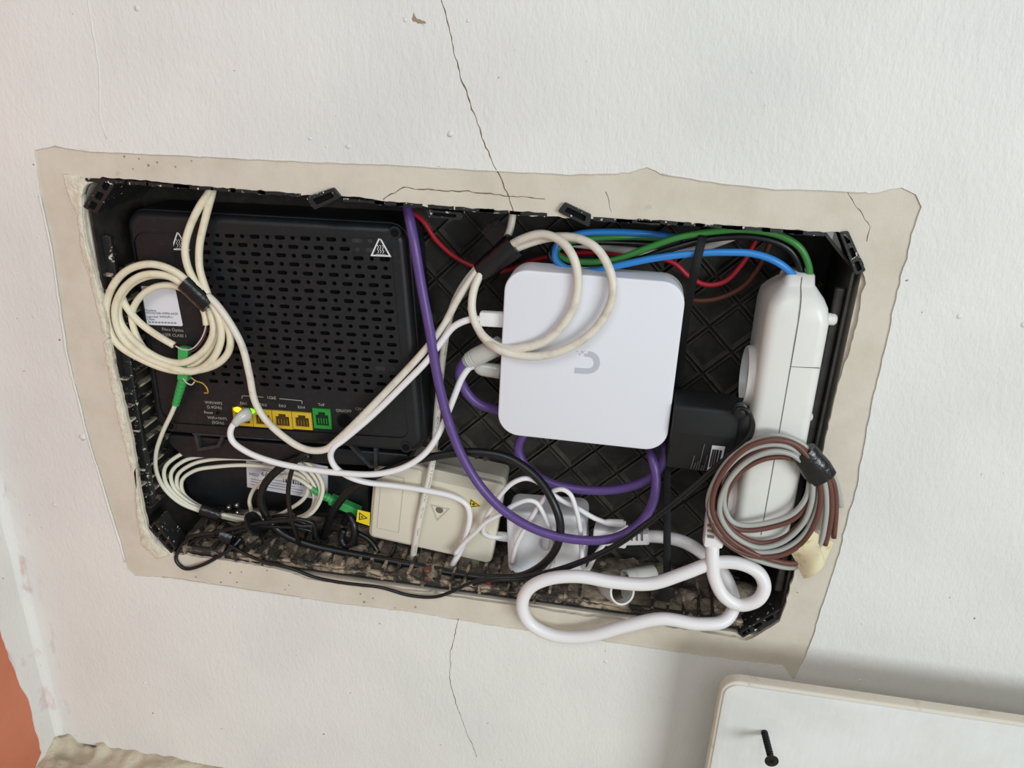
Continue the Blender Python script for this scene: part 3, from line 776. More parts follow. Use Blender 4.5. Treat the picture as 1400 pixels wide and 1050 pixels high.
# ---------------------------------------------------------------- white power strip
ps = thing('power_strip', 'long white power strip standing upright at the right end of the box', 'power strip', (.524, .05, -.240))
def loft(secs, seg=6):
    """secs: (z, x0, x1, y0, y1, r) rounded sections stacked in z"""
    V = []; F = []; n = None
    for z, x0, x1, y0, y1, r in secs:
        o = rounded([(x0, y0), (x1, y0), (x1, y1), (x0, y1)], r, seg); n = len(o); V += [(p[0], p[1], z) for p in o]
    for k in range(len(secs) - 1):
        for i in range(n):
            j = (i + 1) % n; F.append((k*n+i, k*n+j, (k+1)*n+j, (k+1)*n+i))
    F.append(tuple(range(n))); F.append(tuple((len(secs)-1)*n+i for i in range(n))[::-1])
    bm = bmesh.new(); vv = [bm.verts.new(v) for v in V]
    for f in F: bm.faces.new([vv[i] for i in f])
    bmesh.ops.recalc_face_normals(bm, faces=list(bm.faces)); return bm_data(bm)
YS = -.006
secs = [(-.0330,.5100,.5285,.006,.030,.004),(-.0395,.5085,.5295,.004,.034,.005),(-.0405,.5075,.5305,.003,.036,.005),(-.0435,.5055,.5330,.000,.042,.008),(-.0475,.5030,.5365,-.003,.050,.010),(-.0530,.5005,.5395,-.005,.056,.009),(-.062,.4995,.5415,YS,.058,.008),
        (-.15,.5010,.5425,YS,.058,.007),(-.231,.5020,.5435,YS,.058,.007),(-.2375,.5035,.5425,YS+.002,.057,.006),(-.2400,.5065,.5395,YS+.005,.055,.004)]
obj('body', loft(secs), M['strip'], ps, smooth='all')
sm = spline([(.5195,.0056,-.0335),(.5195,.0037,-.0395),(.5197,-.0004,-.0435),(.5198,-.0034,-.0475),(.5199,-.0054,-.053),(.5201,YS-.0002,-.062),(.5208,YS-.0001,-.11),(.5216,YS-.0001,-.17),(.5222,YS-.0001,-.231)], 6)
obj('seam', tube(sm, (.0002, .00032), 6), M['seam'], ps)
obj('seam', tube([Vector((.5206,YS-.0001,-.094)), Vector((.5405,YS-.0001,-.093))], (.0002, .0003), 6), M['seam'], ps)
obj('side_knob', lathe_between((.541,.008,-.062), (.5475,.008,-.062), [(0,.0042),(.005,.0042),(.0065,.003)], 18), M['strip'], ps, smooth=True)
obj('side_knob', lathe_between((.5415,.008,-.136), (.5450,.008,-.136), [(0,.003),(.0028,.003),(.0035,.002)], 18), M['strip'], ps, smooth=True)
def socket_rim(z, yc=.026):
    r = .0225
    return obj('socket_rim', lathe_between((.506, yc, z), (.490, yc, z), [(0, r + .002), (.004, r + .0005), (.0095, r), (.0105, r - .0006), (.0105, r - .0016), (.0050, r - .0024), (.0045, .0001)], 40, cap=False), M['strip'], ps, smooth=True)
for z in (-.116, -.165, -.213): socket_rim(z)

# ---------------------------------------------------------------- black mains adapter in the strip
ad = thing('mains_adapter', 'black mains adapter with a small barcode label between gateway and power strip', 'power adapter', (.468, .03, -.185))
ax0 = at(917, 565, -.006).x + .002; ax1 = at(1012, 565, -.006).x
zt = at(960, 558, -.006).z; zm = at(960, 597, -.006).z; zb = zm - .034
prof = [(-.006, zt), (-.007, zm + .002), (.004, zb), (.030, zb), (.030, zt - .001)]
prof = rounded(prof, .003, 3)
V, F = slab([(p[0], p[1]) for p in prof], 0, ax1 - ax0, .002, 2, .0005)
obj('body', ([(ax0 + v[1], v[0], v[2]) for v in V], F), M['adapter'], ad, smooth=True)
obj('pin_face', box((ax1 + .0045, .014, (zt + zb) / 2), (.010, .030, (zt - zb) * .9), None, .002), M['adapter'], ad, smooth=True)
def apt(s, t):
    a = Vector((ax0, -.0073, zm + .001)); b = Vector((ax0, .0037, zb)); return a.lerp(b, t) + Vector(((ax1 - ax0) * s, -.0004, 0))
an = Vector((0, -(zm - zb), -.011)).normalized()
lbq = [apt(.66, .22), apt(.86, .22), apt(.86, .95), apt(.66, .95)]
q_ = [lbq[0], lbq[1], lbq[2], lbq[3]]
al = obj('barcode_label', (q_ + [k + an * -.0002 + Vector((0, .0004, 0)) for k in q_], [(0, 1, 2, 3), (7, 6, 5, 4), (0, 4, 5, 1), (1, 5, 6, 2), (2, 6, 7, 3), (3, 7, 4, 0)]), M['sticker'], ad, label='small white barcode label')
for k in range(7):
    a = apt(.69 + .02 * k + (.008 if k % 2 else 0), .32) + Vector((0, -.0003, 0)); b = apt(.69 + .02 * k + (.008 if k % 2 else 0), .82) + Vector((0, -.0003, 0))
    obj('bar_mark', boxalong(a, b, .0007 + .0006 * (k % 3 == 0), .0002, 0), M['ink'], al)
for s, t0 in ((.42, .55), (.46, .75), (.5, .7), (.54, .2), (.58, .8), (.62, .5)):
    obj('printed_line', boxalong(apt(s, t0), apt(s - .02, .95), .0004, .0002, 0), M['inkgrey'], ad)
p = at(1012, 561, -.010); obj('cable_grip', lathe_between(p + Vector((0, .004, 0)), p + Vector((0, -.006, 0)), [(0,.0052),(.002,.0052),(.0025,.0042),(.0035,.0042),(.004,.0052),(.005,.0052),(.0055,.0042),(.0065,.0042),(.007,.0050),(.009,.0046),(.010,.003)], 18), M['blackcable'], ad, smooth=True)

# ---------------------------------------------------------------- beige fibre terminal box
YT = .032
tq = [(.2065, -.2235), (.3190, -.2365), (.3095, -.3185), (.1975, -.3060)]
fb = thing('fibre_terminal_box', 'beige fibre terminal box with laser warning triangle low in the middle', 'terminal box', (.258, D, -.318))
to = rounded(tq, .0055, 5)
obj('base_shell', slab(inset(to, .0012), YT + .012, D - .002), M['beigetop'], fb)
lid = obj('lid', slab(to, YT, YT + .0125, .0025, 4), M['beige'], fb, smooth=True)
ta, tb, tc_, td = [Vector((k[0], 0, k[1])) for k in tq]
def tpt(s, t, y=YT): 
    k = ta.lerp(tb, s).lerp(td.lerp(tc_, s), t); return Vector((k.x, y, k.z))
def tq2(s0, t0, s1, t1): return [(tpt(s, t).x, tpt(s, t).z) for s, t in ((s0, t0), (s1, t0), (s1, t1), (s0, t1))]
obj('raised_bow', slab(rounded(tq2(.02, .03, .38, .97), .004, 4), YT - .0022, YT + .002, .0022, 4), M['beige'], lid, smooth=True)
o1 = rounded(tq2(.07, .16, .25, .84), .0008, 2)
obj('raised_window', plate(o1, [inset(o1, .0005)], YT - .0026, YT - .0018), M['beigetop'], lid)
obj('top_latch', slab(rounded(tq2(.44, -.005, .68, .09), .001, 2), YT - .0006, YT + .006, .0006), M['beigetop'], lid)
obj('top_band', slab(rounded(tq2(.42, .0, .985, .13), .002, 3), YT - .0004, YT + .004, .0004), M['beigetop'], lid)
tp = [(tpt(.47, .42).x, tpt(.47, .42).z), (tpt(.62, .42).x, tpt(.62, .42).z), (tpt(.535, .60).x, tpt(.535, .60).z)]
tm = obj('moulded_triangle', plate(tp, [inset(tp, .0008)], YT - .0008, YT + .0002), M['beigetop'], lid)
c = tpt(.54, .465)
obj('moulded_eye', lathe_between(c + Vector((0, -.0006, 0)), c + Vector((0, .001, 0)), [(0, .0028), (.0006, .0034), (.001, .0034)], 16), M['seam'], tm)
def laser_mark(c, s, parent, e=None, n=None):
    e = e or Vector((.99, 0, -.11)); n = n or Vector((.11, 0, .99))
    tri = [c - e * s * .7 + n * s * .9, c + e * s * 1.0 + n * s * .0, c - e * s * .7 - n * s * .7]
    P = [(k.x, k.z) for k in tri]
    o = obj('laser_mark', slab(P, c.y - .0003, c.y + .0003), M['warnyellow'], parent, label='yellow triangular laser warning sticker')
    obj('printed_border', plate(inset(P, .0004), [inset(P, .0011)], c.y - .00045, c.y - .0002), M['ink'], o)
    m_ = sum(tri, Vector()) / 3
    for k in range(8):
        a = k * math.pi / 4; d_ = Vector((math.cos(a), 0, math.sin(a))) * s * .32
        obj('sunburst', boxalong(m_ + Vector((0, -.0004, 0)), m_ + d_ + Vector((0, -.0004, 0)), .0004, .0001, 0), M['ink'], o)
laser_mark(tpt(.80, .305, YT - .0004), .0058, lid)

# ---------------------------------------------------------------- white power injector
YP = .028
pq = [(.3215, -.2600), (.3890, -.2560), (.3925, -.3140), (.3255, -.3240)]
pi_ = thing('power_injector', 'white power injector with a grey logo behind thin white leads', 'power injector', (.357, .058, -.322))
po = rounded(pq, .008, 6)
obj('body', slab(po, YP, YP + .031, .003, 3), M['poe'], pi_, smooth=True)
o2 = rounded(inset(pq, .006), .010, 6)
obj('face_plate', slab(o2, YP - .0008, YP + .001, .0008), M['poe'], pi_, smooth=True)
c = at(745, 745, YP - .0009)
lg = spline([c + Vector((-.0035, 0, .006)), c + Vector((-.0035, 0, .000)), c + Vector((-.001, 0, -.0035)), c + Vector((.003, 0, -.003)), c + Vector((.0048, 0, .000)), c + Vector((.0048, 0, .006))], 5)
obj('logo', tube(lg, (.0002, .0014), 8), M['gatelogo'], pi_, label='pale grey curved logo')
p = at(691, 734, YP + .012); obj('cable_socket', lathe_between(p + Vector((.004, 0, 0)), p + Vector((-.010, 0, 0)), [(0, .0045), (.010, .0042), (.014, .0034)], 16), M['poe'], pi_, smooth=True)

# ---------------------------------------------------------------- cover board leaning below, and its screw
YB = -.060
bl = at(985, 938, YB); btz = at(1000, 933, YB).z; bx0 = at(976, 1000, YB).x
bo = thing('cover_board', 'white painted cover board with a rounded corner standing on the floor', 'board', (bx0 + .32, YB + .008, ZF))
bp_ = rounded([(bx0, btz), (bx0 + .64, btz), (bx0 + .64, ZF + .001), (bx0, ZF + .001)], [.013, .013, .002, .002], 8)
obj('panel', slab(inset(bp_, .0022), YB, YB + .004, .0012, 2), M['board'], bo, smooth=True)
obj('edge_band', slab(bp_, YB + .0016, YB + .010, .0014, 3), M['board_edge'], bo, smooth=True)
s0 = at(1045, 1001, YB); s1 = s0 + Vector((.0015, -.027, .0015))
scw = thing('screw', 'black cross head screw driven into the white cover board', 'screw', tuple(s0))
dr_ = (s1 - s0).normalized(); Ls = (s1 - s0).length
obj('shank', lathe_between(s0 - dr_ * .003, s1, [(0, .0019), (Ls - .002 + .003, .0019), (Ls + .003, .0036)], 14), M['screw'], scw, smooth=True)
hx = []
n0 = dr_.orthogonal().normalized(); n1 = dr_.cross(n0)
for k in range(120):
    a = 2 * math.pi * k / 12; hx.append(s0 + dr_ * (Ls * .85 * k / 119) + (n0 * math.cos(a) + n1 * math.sin(a)) * .0022)
obj('thread', tube(hx, .0005, 5), M['screw'], scw, smooth='all')
hd = obj('head', lathe_between(s1 - dr_ * .0015, s1 + dr_, [(0, .0022), (.0022, .0050), (.0028, .0050), (.0030, .0044)], 22), M['screw'], scw, smooth=True)
for n_ in (n0, n1): obj('cross_recess', boxalong(s1 + dr_ * .00155 - n_ * .002, s1 + dr_ * .00155 + n_ * .002, .0007, .0003, 0, dr_), M['routerin'], hd)
obj('pilot_collar', lathe_between(s0, s0 + dr_, [(0, .0026), (.0012, .0024), (.0014, .0016)], 14), M['screw'], scw)

# ---------------------------------------------------------------- conduit tubes
def pipe(a, b, r, m, label, name='conduit_tube'):
    a, b = Vector(a), Vector(b); L_ = (b - a).length
    o = obj(name, lathe_between(a, b, [(0, r), (L_, r), (L_, r - .0017), (0.001, r - .0017)], 28, cap=False), M[m], None, smooth=True, origin=a)
    return tag(o, label, 'conduit')
a = at(828, 799, .032); b = at(851, 809, .006); pipe(a, b, .0112, 'pvc', 'white plastic conduit stub opening forward beside the injector')
a = at(893, 786, .052); b = a + Vector((-.024, -.014, .001)); pipe(a, b, .009, 'pvc', 'grey dusty conduit stub lying behind the cable tie')
a = at(808, 800, .05); cr = thing('corrugated_conduit', 'black corrugated conduit mouth behind the white conduit stub', 'conduit', tuple(a))
for k in range(6): obj('corrugation', lathe_between(a + Vector((-.012 + .004 * k, 0, 0)), a + Vector((-.008 + .004 * k, 0, 0)), [(0, .0085), (.001, .0105), (.0025, .0105), (.0035, .0085)], 22, cap=False), M['blackcable'], cr, smooth=True)
# round knock-out ring and screws behind the fibre coil
kr = obj('knockout_ring', lathe_between(at(300, 690, .062), at(300, 690, .062) + Vector((0, -.008, 0)), [(0, .019), (.006, .019), (.006, .016), (.0055, .010), (.0065, .010), (.0065, .004)], 30), M['boxplastic'], wb, smooth=True)
for k, (u, v) in enumerate(((313,694),(324,691),(325,701),(290,716))):
    p = at(u, v, .05); bm = bmesh.new(); bmesh.ops.create_icosphere(bm, subdivisions=2, radius=.0026)
    for q in bm.verts: q.co = q.co + p
    obj('terminal_screw', bm_data(bm), M['steel'], wb, smooth='all')

# ---------------------------------------------------------------- cables: coil at the left
cc = thing('cream_cable_coil', 'coil of thick cream cable bound with black tape over the router sticker', 'cable coil', tuple(at(235, 505, .006)))
r = .0029
cable('strand', [(291,244,.030),(286,262,.012),(272,284),(259,312),(253,338),(256,362),(266,384),(276,398,.004)], r, M['cream'], cc)
cable('strand', [(293,244,.034),(290,264,.014),(281,298),(273,335),(273,366),(279,388),(284,402,.005)], r, M['cream'], cc)
cable('strand', [(270,400,.004),(242,373),(207,361,.003),(172,371),(150,400),(146,435,.004),(160,469),(195,492),(240,507),(290,501,.006),(312,482),(314,455),(302,430),(288,410,.006)], r, M['cream'], cc)
cable('strand', [(268,404,.008),(240,381),(210,376,.007),(180,388),(164,410),(164,438,.008),(182,464),(214,488),(248,496,.008),(280,478),(292,452),(286,420,.008)], r, M['cream'], cc)
cable('strand', [(262,402,.012),(240,391),(213,392),(190,408),(180,432,.012),(188,462),(206,486),(234,502,.011),(264,500),(287,480),(298,452),(292,424),(282,408,.010)], r * .93, M['cream'], cc)
cable('strand', [(262,398,.005),(232,378),(196,376,.004),(168,396),(157,426),(166,460,.005),(192,484),(228,500),(262,508,.005),(288,494),(302,466),(300,436),(288,412,.005)], r, M['cream'], cc)
cable('strand', [(166,404,.010),(172,418),(190,440),(214,458),(238,472,.010)], r, M['cream'], cc)
cable('strand', [(274,414,.010),(280,430),(282,444,.010)], r * .9, M['cream'], cc)
pts = px([(252,386,.004),(286,418,.004)]); tp_ = [pts[0].lerp(pts[1], k / 6) for k in range(7)]
obj('tape', tube(tp_, [(.0062, .0074), (.0064, .0077), (.006, .0074), (.0064, .0078), (.0062, .0076), (.0064, .0078), (.0061, .0075)], 14), M['tape'], cc, smooth=True, label='black tape binding the coil')
cable('bare_core', [(240,473,.010),(250,478),(262,477),(272,468),(279,455),(282,443,.010)], .0006, M['greyd'], cc, sides=6)
cable('bare_core', [(238,472,.009),(230,470),(222,464,.009)], .0008, M['red'], cc, sides=6)
cable('bare_core', [(240,474,.012),(252,481),(264,480),(274,470),(281,456),(283,443,.011)], .0006, M['brown'], cc, sides=6)
cable('bare_core', [(250,517,.006),(256,524),(262,526),(266,522,.006)], .0006, M['greyd'], cc, sides=6)
cable('bare_core', [(261,516,.006),(268,521),(277,524),(283,531),(284,537),(279,537,.006)], .0007, M['copper'], cc, sides=6)

cable('white_cable', [(284,404,.004),(297,417,.002),(316,444),(331,473,.003),(341,512),(349,550,.004),(366,577),(392,600),(410,611,.004),(428,616),(446,614,.004),(460,603),(509,555,.006),(584,475,.012),(606,446),(624,412,.016),(645,380),(660,362),(680,344,.020)], .0029, M['creamgrey'], None,
      'aged white cable running from the left coil under the ports and up to the tape')
# white lead of the gateway
wl_ = thing('white_power_lead', 'thin white lead from the gateway side plug across the router and beige box', 'cable', tuple(at(622, 772, .03)))
cable('lead', [(668,436,.010),(655,436,.010),(638,438),(620,447),(603,468,.010),(585,492),(550,528),(509,568,.006),(470,601),(456,612,.003),(452,624),(458,638,.006),(476,651),(500,659,.016),(540,664,.022),(585,671),(620,679),(637,689,.024),(642,703),(638,730),(630,752),(620,770,.026),(617,780,.040)], .0026, M['whitecable'], wl_)
obj('plug', boxalong(at(656,435,.010), at(690,437,.010), .0115, .007, .002), M['whitecable'], wl_, smooth=True)

# ethernet from the first yellow port
et = thing('white_ethernet_cable', 'white network cable from the lit yellow port sweeping under the router', 'cable', tuple(at(515, 649, .008)))
cable('lead', [(333,570,.010),(321,578,.006),(315,590,.004),(318,603),(338,618,.003),(372,631),(420,641,.004),(470,647),(515,648,.006),(552,639),(580,621,.012),(597,598),(610,570,.016),(622,540),(632,516),(643,502,.018),(652,500,.018)], .0026, M['whitecable'], et)
pg = [at(*q) for q in ((341,566,.016),(334,568,.012),(326,574,.008),(320,581,.005))]
obj('clear_plug', tube(spline(pg, 3), [(.0045, .0056), (.0046, .0060), (.005, .0062), (.005, .0060), (.0048, .0056), (.0044, .005), (.004, .0046), (.0036, .0042), (.0034, .0036), (.003, .0032)], 12), M['clearplug'], et, smooth='all', label='milky clear plug boot')
pg = [at(*q) for q in ((648,500,.018),(660,504,.018),(684,508,.018))]
obj('clear_plug', tube(spline(pg, 4), [(.002, .0024), (.003, .0034), (.004, .005), (.0042, .0056), (.0044, .006), (.0044, .006), (.0044, .006), (.0044, .006), (.0044, .006)], 12), M['clearplug'], et, smooth='all')

cable('printed_cable', [(676,346,.024),(657,362,.024),(638,384,.026),(622,412,.030),(611,450,.036),(604,500),(598,560,.038),(594,612,.032),(588,648,.026),(580,682,.026),(571,722,.027),(564,765,.034),(561,782,.050)], .0029, M['printed'], None,
      'white cable with printed lettering hanging straight down over the beige box')
# loops of cream cable in front of the gateway
cl = thing('cream_cable_loops', 'two wide cream cable loops held by black tape over the gateway corner', 'cable coil', tuple(at(700, 480, .0)))
cable('strand', [(678,352,.022),(694,338,.018),(716,326),(741,320,.008),(766,329),(783,350,-.006),(790,378),(787,410),(772,441,-.006),(745,466),(712,476,-.006),(683,474),(658,456,.004),(646,428),(647,400,.012),(656,376),(672,352,.020)], .0031, M['creamgrey'], cl)
cable('strand', [(680,356,.024),(700,342,.020),(730,330),(758,324,.010),(790,326),(816,340,-.004),(834,370),(838,400,-.009),(828,430),(806,457),(772,478,-.010),(736,487),(705,485),(680,477,-.006),(660,460,.008),(650,440,.016),(644,420,.024)], .0031, M['creamgrey'], cl)
cable('strand', [(702,280,.034),(700,300,.030),(696,318),(688,336),(678,352,.022)], .0028, M['creamgrey'], cl)
pts = px([(658,372,.021),(704,334,.019)]); tp_ = [pts[0].lerp(pts[1], k / 6) for k in range(7)]
obj('tape', tube(tp_, [(.0075, .0080), (.0074, .0088), (.0070, .0090), (.0074, .0088), (.0072, .0092), (.0074, .0095), (.0072, .0098)], 14), M['tape'], cl, smooth=True, label='black tape binding the loops')
# loose tape tail sticking up to the left
obj('tape_tail', boxalong(at(690,330,.026), at(668,306,.032), .016, .0006, 0), M['tape'], cl)

# purple network cable
pu = thing('purple_network_cable', 'thick purple network cable hanging from the top and looping round the gateway', 'cable', tuple(at(800, 740, .012)))
cable('lead', [(553,262,.034),(557,284,.022),(565,325,.012),(576,390),(588,455,.008),(599,520),(612,572,.008),(631,622),(657,665,.008),(690,699),(735,725,.004),(790,738),(838,736,.004),(872,718),(891,690,.010),(897,657),(892,628,.020),(882,600,.036),(850,580,.045),(790,570,.046),(735,578,.044),(713,598,.040),(709,618),(722,641,.038),(752,660),(800,670,.034),(850,668),(888,654,.026),(905,634),(908,614,.030),(900,595,.040),(860,570,.050),(790,560,.055),(720,566,.046),(680,561,.030),(650,549,.024),(633,528),(629,508,.020),(637,493,.018),(650,484,.016)], .0038, M['purple'], pu, n=7, sides=12)
a, b = at(636,495,.018), at(684,472,.014); d_ = (b - a).normalized(); Lb = (b - a).length
obj('plug_boot', lathe_between(a, b, [(0, .0042), (.004, .0062), (.0045, .0056), (.0055, .0056), (.006, .0066), (.0065, .0060), (.0075, .0060), (.008, .0070), (.0085, .0064), (.0095, .0064), (.010, .0072), (Lb, .0074)], 16), M['clearplug'], pu, smooth=True, label='pale ribbed plug boot')

# ---------------------------------------------------------------- fibre lead
fi = thing('fibre_patch_lead', 'thin cream fibre lead with green boots coiled below the router', 'cable coil', tuple(at(300, 705, .04)))
cable('lead', [(250,505,.010),(244,540,.010),(236,562,.012),(222,592,.016),(213,622,.022),(214,645),(225,668,.026),(246,687),(272,698,.028),(300,706,.030)], .0019, M['fiber'], fi)
def ring(P, jit, y): 
    return [(u + random.uniform(-jit, jit), v + random.uniform(-jit, jit) * .6, y) for u, v in P]
RG = [(300,703),(258,690),(230,664),(226,640),(246,622),(280,613),(330,611),(380,617),(420,632),(441,662),(436,690),(418,706),(380,712),(330,709),(300,703)]
for k in range(4):
    s = 1 - .055 * k; P = [((u - 345) * s + 345 + k * 1.5, (v - 672) * (s - .03 * k) + 672 + k * 3) for u, v in RG]
    cable('turn', ring(P, 1.8, .028 + .003 * k), .0018, M['fiber'], fi)
cable('turn', [(300,706,.030),(330,711),(343,702,.034),(341,685),(348,668,.034),(366,655),(388,650,.032),(408,655),(424,666),(432,672,.032)], .0018, M['fiber'], fi)
cable('turn', [(345,700,.040),(372,706),(396,696),(418,678),(421,655),(410,632,.036),(395,622,.036)], .0018, M['fiber'], fi)
pts = px([(276,697,.027),(302,706,.027)]); obj('tape', tube([pts[0].lerp(pts[1], k / 5) for k in range(6)], [(.006, .0068), (.0064, .007), (.006, .0068), (.0064, .0072), (.006, .0068), (.006, .0066)], 12), M['tape'], fi, smooth=True, label='black tape binding the fibre turns')
def boot(a, b, r0, r1, nm='boot'):
    a, b = Vector(a), Vector(b); L_ = (b - a).length; P = []
    n_ = 7
    for k in range(n_):
        t = L_ * k / n_; rr = r0 + (r1 - r0) * k / n_; P += [(t, rr), (t + L_ / n_ * .6, rr), (t + L_ / n_ * .65, rr * .82), (t + L_ / n_ * .95, rr * .82)]
    P.append((L_, r1)); return obj(nm, lathe_between(a, b, P, 14), M['boot'], fi, smooth=True, label='green fibre connector boot')
boot(at(240,553,.011), at(251,516,.010), .0030, .0040)
boot(at(426,668,.032), at(455,684,.036), .0032, .0042)
obj('connector', boxalong(at(252,519,.010), at(253,474,.014), .0085, .008, .001), M['boot'], fi)
cbx = obj('connector', boxalong(at(452,682,.036), at(492,700,.044), .0085, .008, .001), M['boot'], fi)
fq = xz([(489,697),(506,701),(505,719),(487,713)], .030)
fg = obj('laser_flag', slab(fq, .030, .0304), M['warnyellow'], fi, label='yellow laser warning flag')
cf = at(496, 707, .0298); P = [(cf.x - .003, cf.z + .0045), (cf.x + .0045, cf.z - .0005), (cf.x - .0035, cf.z - .0035)]
obj('printed_border', plate(P, [inset(P, .0007)], .0296, .0299), M['ink'], fg)
obj('printed_dot', lathe_between(cf + Vector((-.0007, 0, .0001)), cf + Vector((-.0007, -.0003, .0001)), [(0, .0009), (.0003, .0009)], 10), M['ink'], fg)

# ---------------------------------------------------------------- wires at the upper right
cable('blue_wire', [(1092,392,.016),(1084,376,.010),(1062,358,.006),(1030,347),(990,345,.006),(945,347),(895,353,.010),(850,362),(808,371,.016),(778,368),(760,355,.020),(762,333,.024),(790,320,.028),(835,317),(890,320,.034),(930,324,.046)], .0025, M['blue'], None, 'bright blue insulated wire curving into the power strip top')
cable('green_wire', [(1106,392,.016),(1106,365,.012),(1093,338,.010),(1066,322),(1020,314,.010),(970,317),(925,325,.012),(880,341),(838,356,.020),(796,358),(770,353,.024),(761,344),(770,334,.028),(810,326),(860,324,.036),(910,326,.048)], .0024, M['green'], None, 'green insulated wire arching into the power strip top')
cable('black_wire', [(1098,392,.020),(1093,362,.016),(1075,338,.014),(1030,324,.014),(970,327),(915,341,.016),(865,357,.020),(810,366),(768,364,.024),(752,350),(757,336,.030),(800,331),(860,332,.042),(900,334,.052)], .0024, M['blackcable'], None, 'black insulated wire between the blue and green wires')
cable('grey_cable', [(760,330,.048),(800,335),(850,341),(900,346,.044),(940,343),(980,332,.036),(1020,316,.030),(1050,304,.034)], .0030, M['greyd'], None, 'pale grey cable crossing behind the blue and green wires')
cable('red_wire', [(560,288,.060),(578,302),(596,328,.058),(625,353),(660,368,.056),(690,370),(730,356,.052),(790,346),(840,346,.050),(890,350),(922,360,.050),(942,378),(965,389,.050),(990,385),(1012,364),(1030,335,.050),(1042,312)], .0020, M['red'], None, 'thin red wire dipping behind the gateway top edge')
cable('brown_wire', [(900,395,.060),(930,406),(955,411,.054),(985,407),(1015,392,.052),(1037,366),(1052,334,.052),(1058,312)], .0021, M['brownd'], None, 'dark brown wire below the red wire near the power strip')

# ---------------------------------------------------------------- black cables
cable('thick_black_cable', [(440,752,.044),(446,722,.036),(460,692,.030),(482,668,.026),(515,650,.022),(555,633,.018),(600,623,.018),(650,618,.018),(698,627),(735,654,.014),(757,688,.008),(766,718,.006),(761,748),(742,772,.010),(712,788,.014),(680,791),(620,784,.018),(550,770),(480,757,.022),(425,745),(388,730,.022),(366,708),(357,686,.020),(361,664),(378,644,.020),(400,630),(424,622,.026)], .0035, M['blackcable'], None,
      'thick black cable looping in front of the injector and along the box bottom')
al_ = thing('adapter_cable', 'thin black adapter cable running diagonally down to the box bottom', 'cable', tuple(at(595, 818, -.003)))
PA = [(1012,558,-.016),(1022,561,-.018),(1028,575,-.016),(1024,594),(1008,612,-.014),(975,640),(930,678,-.008),(880,717),(838,746,-.004),(790,768),(745,782,.0),(705,789),(672,790,-.002),(645,796),(620,808,-.004),(595,816),(560,814,-.004),(520,803),(470,797,-.004),(430,789),(395,776,-.002),(350,764),(322,750,.004),(306,738,.008),(300,730,.012)]
cable('lead', PA, .0015, M['blackcable'], al_)
cable('lead', [(p[0] + 2.0, p[1] + 3.4) + ((p[2] + .0006,) if len(p) > 2 else ()) for p in PA[1:14]], .0014, M['blackcable'], al_)
cable('thin_black_cable', [(470,606,.014),(450,611,.012),(430,615),(412,622,.012),(402,636),(396,655,.010),(394,682),(398,706,.012),(404,728,.016),(410,745,.020)], .0020, M['blackcable'], None, 'thin black cable hanging across the type label')
tb_ = thing('black_cable_bundle', 'tangle of thin black cables tied in a bundle at the lower left', 'cable coil', tuple(at(300, 765, .01)))
cable('strand', [(320,728,.010),(290,729),(262,734,.004),(245,750),(241,766,-.002),(252,777),(275,773,-.003),(300,760),(318,748,.006),(330,735,.012)], .0017, M['blackcable'], tb_)
cable('strand', [(322,733,.012),(292,732),(266,738,.008),(256,750),(260,761,.004),(280,763),(302,757,.006),(320,742,.012)], .0017, M['blackcable'], tb_)
for k in range(11):
    y0 = .006 + .0028 * k
    v0 = 722 + random.uniform(0, 14)
    cable('strand', [(296 + random.uniform(-6, 6), v0 + 4, y0), (322, v0 + random.uniform(-3, 3)), (352, v0 - 9 + random.uniform(-5, 5)), (385, v0 - 17 + random.uniform(-5, 7)), (412, v0 - 18 + random.uniform(-4, 8), y0 + .006), (428, v0 - 6 + random.uniform(-5, 5)), (431 + random.uniform(-3, 6), v0 + 12, y0 + .012)], .0016, M['blackcable'], tb_)
pts = px([(306,727,.014),(322,733,.014)]); obj('tie', tube([pts[0].lerp(pts[1], k / 4) for k in range(5)], [(.011, .0085)] * 5, 12), M['tape'], tb_, smooth=True)
obj('tie', lathe_between(at(345,716,.014), at(350,714,.014), [(0, .0105), (.0028, .0105)], 16), M['blackcable'], tb_)
cable('black_hook_cable', [(470,715,.040),(478,705,.036),(484,718,.032),(483,738),(474,747,.030),(467,738),(470,724,.034)], .0032, M['blackcable'], None, 'short black cable bent into a hook left of the beige box')
cable('black_tail_cable', [(488,728,.036),(505,738,.034),(515,752,.032),(519,768,.034)], .0024, M['blackcable'], None, 'short black cable end at the lower left corner of the beige box')

# ---------------------------------------------------------------- grey and brown coil at the right
gb = thing('grey_brown_wire_coil', 'coil of grey and brown wires taped in front of the power strip', 'cable coil', tuple(at(1050, 765, -.012)))
def shift(P, du, dv, dy=0): return [(p[0] + du, p[1] + dv) + ((p[2] + dy,) if len(p) > 2 else ()) for p in P]
R1 = [(1112,632,-.014),(1098,608),(1070,596,-.016),(1036,600),(1004,620,-.014),(980,652),(968,686,-.010),(976,718),(1000,742,-.010),(1032,754),(1066,752,-.012),(1094,736),(1112,708,-.012),(1120,676),(1118,645,-.014)]
R2 = [(1100,634,-.018),(1082,621),(1056,617,-.020),(1026,628),(1000,652,-.018),(985,684),(986,708,-.016),(1004,733),(1036,748,-.014),(1068,742),(1096,718,-.014),(1109,688),(1112,650,-.016)]
R3 = [(1106,636,-.016),(1085,614),(1058,607,-.018),(1022,616),(992,642,-.016),(974,676),(972,706,-.012),(990,738),(1018,758,-.010),(1052,771),(1084,776,-.008),(1104,768)]
R4 = [(1108,650,-.012),(1102,680),(1084,702,-.014),(1052,714),(1016,718,-.014),(1000,712),(990,690,-.014),(994,662),(1014,636,-.016),(1046,620),(1080,620),(1100,634,-.016)]
cable('grey_strand', R1, .0020, M['grey'], gb)
